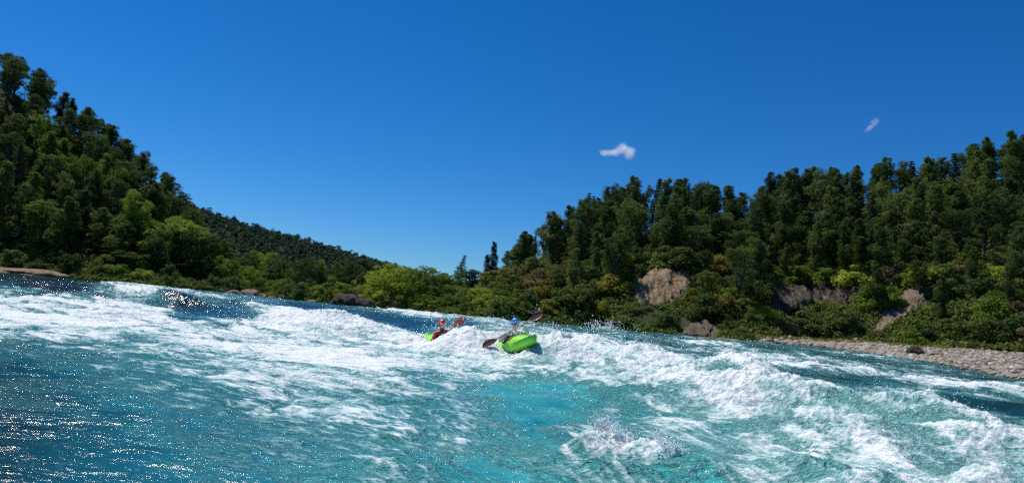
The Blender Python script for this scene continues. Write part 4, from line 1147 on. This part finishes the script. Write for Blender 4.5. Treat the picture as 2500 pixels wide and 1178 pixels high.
    for s in (-1, 1): link('eye', mesh_np('eye', *[np.array(q) for q in ell_part(Hp(s * .030, .081, .012), ax3, (.011, .008, .007))]), M_EYE, root)
    return root

GK = 'green kayaks running the rapid'
# the nearer kayaker, blue helmet
h1 = W(1257, 789, 19.35); hip1 = h1 - V3((-.03, .05, .70)); hip1[0] = h1[0] - .02
f1 = unit(V3((.50, -1.0, .22))); up1 = unit(V3((-.22, .18, 1)))
k1, _ = make_kayak(hip1 - unit(up1) * .16 - f1 * .0, f1, up1, 'lime green kayak with its bow raised toward the camera, blue helmeted paddler', GK)
a1, b1_ = W(1178, 846, 18.75), W(1325, 763, 19.15)
make_paddle(a1, b1_, M_CARB, M_CARB, (.55, -.45, .75), 'dark maroon paddle held across the body by the blue-helmeted kayaker', 'paddles of the kayakers')
t1 = lambda px: a1 + (b1_ - a1) * ((px - 1178) / 147)
make_person(h1, hip1, f1, (.25, -1, .02), (t1(1229), t1(1277)), b1_ - a1, M_GREY, M_MAROON, M_HBLUE, 'kayaker in blue helmet and pale grey jacket holding a dark paddle across the chest')
# the farther kayaker, red helmet
h2 = W(1079, 791, 21.0); hip2 = h2 - V3((-.06, -.10, .66))
f2 = unit(V3((.52, -.95, -.06))); up2 = unit(V3((-.12, 0, 1)))
k2, _ = make_kayak(hip2 - up2 * .16, f2, up2, 'lime green kayak half hidden behind a foaming wave, red helmeted paddler', GK)
a2, b2_ = W(1048, 851, 20.45), W(1133, 774, 20.9)
ex = (b2_ - a2); a2 = b2_ - unit(ex) * 1.94
make_paddle(a2, b2_, M_RBLADE, M_RBLADE, (.75, -.6, .4), 'red-bladed paddle raised on one side by the red-helmeted kayaker', 'paddles of the kayakers')
t2 = lambda px: W(px, 774 + (1133 - px) * .906, 20.75)
def on_pad(p): 
    a = unit(b2_ - a2); return a2 + a * np.dot(V3(p) - a2, a)
make_person(h2, hip2, f2, (.6, -1, -.05), (on_pad(t2(1069)), on_pad(t2(1100))), b2_ - a2, M_RED, M_DVEST, M_HRED, 'kayaker in red helmet and red jacket leaning onto a low paddle stroke')
# ------------------------------------------------------------------ spray and clouds
def spray():
    r = np.random.default_rng(14); P = []; S = []
    def puff(c, n, sx, sz, s0, s1, up=.0):
        q = r.normal(size=(n, 3)) * np.array([sx, sx * .6, sz]); q[:, 2] = np.abs(q[:, 2]) + up
        P.append(V3(c) + q); S.append(r.uniform(s0, s1, n) * r.uniform(.5, 1, n))
    for (x, y, z, a, b, rot, fb) in CW:
        if z < .1 or y > 45: continue
        n = int(60 + 75 * a); s = np.clip(y * .00055, .003, .018)
        along = r.uniform(-a, a, n); q = np.stack([x + along * math.cos(rot), y + along * math.sin(rot) + r.normal(size=n) * b * .4, z * np.exp(-(along / a) ** 2 * .8) + np.abs(r.normal(size=n)) * .12 - .03], 1)
        P.append(q); S.append(s * r.uniform(.3, 1, n))
    puff(W(1255, 818, 19.0), 420, .26, .16, .005, .016); puff(W(1340, 812, 18.8), 220, .3, .14, .005, .018); puff(W(1215, 800, 20.6), 160, .3, .2, .006, .016)
    puff(W(1130, 805, 19.4), 240, .5, .12, .005, .018); puff(W(1095, 800, 20.6), 60, .2, .1, .005, .014)
    puff(W(1480, 805, 20.5), 240, .45, .16, .006, .02); puff(W(1310, 766, 19.2), 40, .12, .12, .005, .014)
    for (x0, y0, x1, y1) in ((1455, 782, 1470, 800), (1470, 800, 1492, 798), (1490, 786, 1500, 806), (1484, 786, 1491, 798)):   # strands flung up
        for k in np.linspace(0, 1, 12): P.append(W(x0 + (x1 - x0) * k + r.normal() * .8, y0 + (y1 - y0) * k + r.normal() * .8, 20.3)[None]); S.append(np.array([r.uniform(.012, .026)]))
    puff(W(1472, 1040, 7.3), 260, .08, .09, .0015, .006); puff(W(1612, 1066, 7.0), 120, .05, .05, .0015, .005); puff(W(1640, 1085, 6.8), 160, .14, .04, .0015, .005); puff(W(1540, 1062, 7.1), 260, .28, .035, .0015, .005)
    puff(W(2190, 975, 10), 160, .3, .09, .003, .009); puff(W(2330, 1000, 9.4), 160, .25, .12, .003, .009); puff(W(1840, 900, 12.6), 160, .3, .1, .003, .01)
    # fine drops over all breaking foam
    k = r.choice(len(RX), 9000, p=(lambda w: w / w.sum())(np.where((RY > 5) & (RY < 34), np.clip(RFOAM - .75, 0, 1) * RY ** .3, 0)))
    P.append(np.stack([RX[k] + r.normal(size=len(k)) * .03, RY[k] + r.normal(size=len(k)) * .03, RZ[k] + np.abs(r.normal(size=len(k))) * .035], 1)); S.append(RY[k] * r.uniform(.00018, .00052, len(k)))
    P = np.concatenate(P); S = np.concatenate(S)
    v, f = ico(1); N = len(P)
    Vv = P[:, None, :] + v[None] * S[:, None, None] * r.uniform(.7, 1.4, (N, 1, 3))
    t = NT('spray_drops'); m = t.set(color=(.82, .86, .87), rough=.12, ior=1.333)
    link('spray', mesh_np('spray', Vv.reshape(-1, 3), (f[None] + (np.arange(N) * len(v))[:, None, None]).reshape(-1, 3)), m, kind='stuff', label='white water drops thrown up by the breaking waves', category='spray')
spray()

def cloud(px, py, d, rx, ry, rz, tilt, dens, label, seed, lobes):
    p = W(px, py, d)
    v, f = ico(4)
    o = link('cloud', mesh_np('cloud', v * np.array([rx, ry, rz]), f), None, loc=tuple(p), label=label, category='cloud')
    o.rotation_euler = (0, tilt, 0)
    t = NT('cloud_vapour'); t.t.nodes.remove(t.b)
    co = t.coord('Object'); mp = t.n('ShaderNodeMapping'); mp.inputs['Scale'].default_value = (1 / rx, 1 / ry, 1 / rz); t.l(co, mp.inputs[0])
    sx = t.n('ShaderNodeSeparateXYZ'); t.l(mp.outputs[0], sx.inputs[0]); X_, Y_, Z_ = sx.outputs
    mp2 = t.n('ShaderNodeMapping'); mp2.inputs['Location'].default_value = (seed * 3.1, seed * 1.7, seed); t.l(mp.outputs[0], mp2.inputs[0])
    n = t.noise(2.1, 6, .62, mp2.outputs[0], .6)
    def blob(cx, cz, ax_, az_):            # distance from a lobe's middle, in lobe sizes
        a = t.mth('MULTIPLY', t.mth('SUBTRACT', X_, cx), 1 / ax_); b = t.mth('MULTIPLY', t.mth('SUBTRACT', Z_, cz), 1 / az_)
        q = t.mth('ADD', t.mth('ADD', t.mth('MULTIPLY', a, a), t.mth('MULTIPLY', b, b)), t.mth('MULTIPLY', Y_, Y_)); return t.mth('SQRT', q)
    ln = None
    for l in lobes: v_ = blob(*l); ln = v_ if ln is None else t.mth('MINIMUM', ln, v_)
    body = t.mth('SUBTRACT', t.mth('ADD', t.mth('MULTIPLY', t.mth('SUBTRACT', n, .5), 2.2), .72), ln)
    edge = t.n('ShaderNodeVectorMath', operation='LENGTH'); t.l(mp.outputs[0], edge.inputs[0])
    de = t.mth('MULTIPLY', t.mth('MULTIPLY', t.mapr(body, -.1, .85), dens), t.mapr(edge.outputs['Value'], .80, .97, 1, 0))
    vol = t.n('ShaderNodeVolumePrincipled'); vol.inputs['Color'].default_value = (1, 1, 1, 1); t.l(de, vol.inputs['Density']); vol.inputs['Anisotropy'].default_value = .2
    t.l(vol.outputs[0], t.o.inputs['Volume'])
    o.data.materials.append(t.m)
    return o
cloud(1508, 370, 1500, 56, 30, 30, rad(4), .075, 'small white puffy cloud with a thin tail above the right hill', 2, [(.18, .20, .46, .60), (.46, .05, .34, .68), (-.15, -.15, .55, .30), (-.50, -.24, .36, .22)])
cloud(2129, 308, 1600, 32, 20, 22, rad(-42), .03, 'tiny faint wisp of cloud high over the right hill', 5, [(-.1, 0, .7, .45), (.4, .2, .4, .5)])

# ragged fins of water thrown up close to the camera
def splash(px, py_top, d, w, h, n, seed):
    r = np.random.default_rng(seed); base = W(px, py_top, d); top = base[2]; parts = []
    for k in range(n):
        u = r.normal() * .5; hh = h * math.exp(-(u * 1.3) ** 2) * r.uniform(.45, 1.0)
        p = V3((base[0] + u * w, d + r.normal() * .035, top - h - .05)); q = p.copy(); lean = r.normal() * .35 + .25 * u; r0_ = r.uniform(.006, .013)
        m = 5
        for i in range(m):
            q2 = V3((p[0] + lean * hh * ((i + 1) / m) ** 1.6, p[1] + r.normal() * .006, p[2] + (hh + .05) * (i + 1) / m))
            parts.append(cap_part(q, q2, r0_ * (1 - .75 * i / m), r0_ * (1 - .75 * (i + 1) / m), 8, 2)); q = q2
        for i in range(3):                      # drops torn off the tip
            parts.append(ell_part(q + r.normal(size=3) * .025 + V3((0, 0, .02 * i)), np.eye(3), tuple(r.uniform(.004, .009, 3))))
    me = fuse('splash', parts, .0045, 1)
    t = NT('splash_water'); nn = t.noise(18, 5, .6, t.coord())
    m = t.set(color=t.ramp(nn, [(.3, (.46, .66, .66)), (.45, (.72, .82, .82)), (.58, (.88, .91, .91))]), rough=.16, ior=1.333, normal=t.bump(nn, .6, .02))
    link('splash', me, m, kind='stuff', label='ragged white splash fin leaping from the turquoise water', category='spray')
splash(1474, 1016, 7.3, .09, .24, 110, 1); splash(1612, 1042, 7.0, .04, .2, 30, 2); splash(1645, 1080, 6.75, .15, .10, 60, 3); splash(1505, 1050, 7.15, .26, .10, 110, 4)
# ------------------------------------------------------------------ leave out plants the photo shows nothing of; say which one each is
def finish():
    bpy.context.view_layer.update()
    dg = bpy.context.evaluated_depsgraph_get(); dg.update()
    o0 = Vector(CAM); seen = {}
    for py in np.arange(90, 900, 6.0):
        for px in np.arange(2, 2500, 6.0):
            yh = 742 + (px - 1250) * .0787
            if py > yh + 60 or (px < 2300 and py < (390 if px > 1180 else 600 if px > 500 else 100 + px * .75)): continue
            d = Vector(ray(px, py)).normalized()
            hit, loc, nrm, idx, ob, mw = SC.ray_cast(dg, o0, d)
            if hit and ob.parent is not None:
                s = seen.setdefault(ob.parent.name, [0, 0.0, 0.0]); s[0] += 1; s[1] += px; s[2] += py
    keep = []
    for i, p in enumerate(PLANTS):
        s = seen.get(p['r'].name)
        if s is None and i < NSPECIAL: s = [1, *proj((p['x'], p['y'], p['z'] + p['h'] * .7))]
        if s is None or (s[0] < 3 and i >= NSPECIAL):
            for ch in list(p['r'].children): bpy.data.objects.remove(ch)
            bpy.data.objects.remove(p['r']); continue
        p['n'] = s[0]; p['px'] = s[1] / s[0]; p['py'] = s[2] / s[0]; p['top'] = proj((p['x'], p['y'], p['z'] + p['h']))[1]; keep.append(p)
    ORD = ['first', 'second', 'third', 'fourth', 'fifth', 'sixth', 'seventh', 'eighth', 'ninth', 'tenth', 'eleventh', 'twelfth', 'thirteenth', 'fourteenth', 'fifteenth', 'sixteenth', 'seventeenth', 'eighteenth', 'nineteenth', 'twentieth']
    cells = {}
    for p in keep:
        if p['label']: continue
        px, py = p['px'], p['py']; c = cd(p['x'], p['y']); bush = p['kind'] == 'bush'
        if px > 1225:
            zone = [(1400, 'over the dry brown slope'), (1545, 'left of the landslip'), (1700, 'in line with the landslip'), (1845, 'between landslip and dark cliff'), (1985, 'in line with the cliff, left half'), (2125, 'in line with the cliff, right half'), (2270, 'in line with the slip scar'), (2390, 'right of the slip scar'), (9999, 'at the right picture edge')]
            hill = 'right hill'
        else:
            zone = [(90, 'at the left picture edge'), (200, 'left of the bright trees'), (300, 'left flank of the brightest tree'), (420, 'in line with the bright trees'), (560, 'right of the bright trees'), (720, 'by the boulders'), (900, 'by the jagged rocks'), (9999, 'by the big willows')]
            hill = 'left bank' if px < 900 else 'far bank'
        zn = [z for lim, z in zone if px < lim][0]
        skyl = np.interp(px, [q[0] for q in (SKY_R if px > 1225 else SKYLINE)], [q[1] for q in (SKY_R if px > 1225 else SKYLINE)])
        bank = 742 + (px - 1250) * .0787 + 38; f = (bank - py) / max(bank - skyl, 40)
        band = 'skyline' if f > .84 else 'upper' if f > .62 else 'middle' if f > .38 else 'lower' if f > .17 else 'waterside'
        tone = {'evergreen_leaves': 'dark', 'conifer_needles': 'dark', 'willow_leaves': 'yellow-green', 'bright_leaves': 'light green', 'bush_leaves': 'mid-green', 'dry_leaves': 'brownish', 'golden_leaves': 'golden'}[p['mat'].name]
        shape = {'conifer': 'pointed conifer', 'column': 'narrow tree', 'round': 'broad tree', 'willow': 'rounded tree', 'bush': 'bush'}[p['kind']]
        cells.setdefault((hill, band, zn, tone, shape), []).append(p)
    for (hill, band, zn, tone, shape), ps in cells.items():
        ps.sort(key=lambda p: p['px'])
        for i, p in enumerate(ps):
            lead = '' if len(ps) == 1 else ('left one of two: ' if i == 0 else 'right one of two: ') if len(ps) == 2 else ORD[i] + ' from left: '
            p['label'] = f"{lead}{tone} {shape}, {band} {hill}, {zn}"
            if len(p['label'].split()) > 16: p['label'] = p['label'].replace(' one of two:', ':').replace(' hill,', ',', 1)
            p['group'] = {'right hill': 'evergreen trees on the right hill', 'left bank': 'trees on the left hillside', 'far bank': 'trees on the far bank'}[hill] if p['kind'] != 'bush' else 'bushes along the banks'
    for p in keep:
        p['r']['label'] = p['label']; p['r']['category'] = p['cat'] or ('bush' if p['kind'] == 'bush' else 'tree')
        p['r']['group'] = p['group'] or 'trees along the river'
    print('plants kept', len(keep), 'of', len(PLANTS), 'trees', sum(p['kind'] != 'bush' for p in keep))
import time as _t
_t0 = _t.time(); finish(); print('finish', _t.time() - _t0)
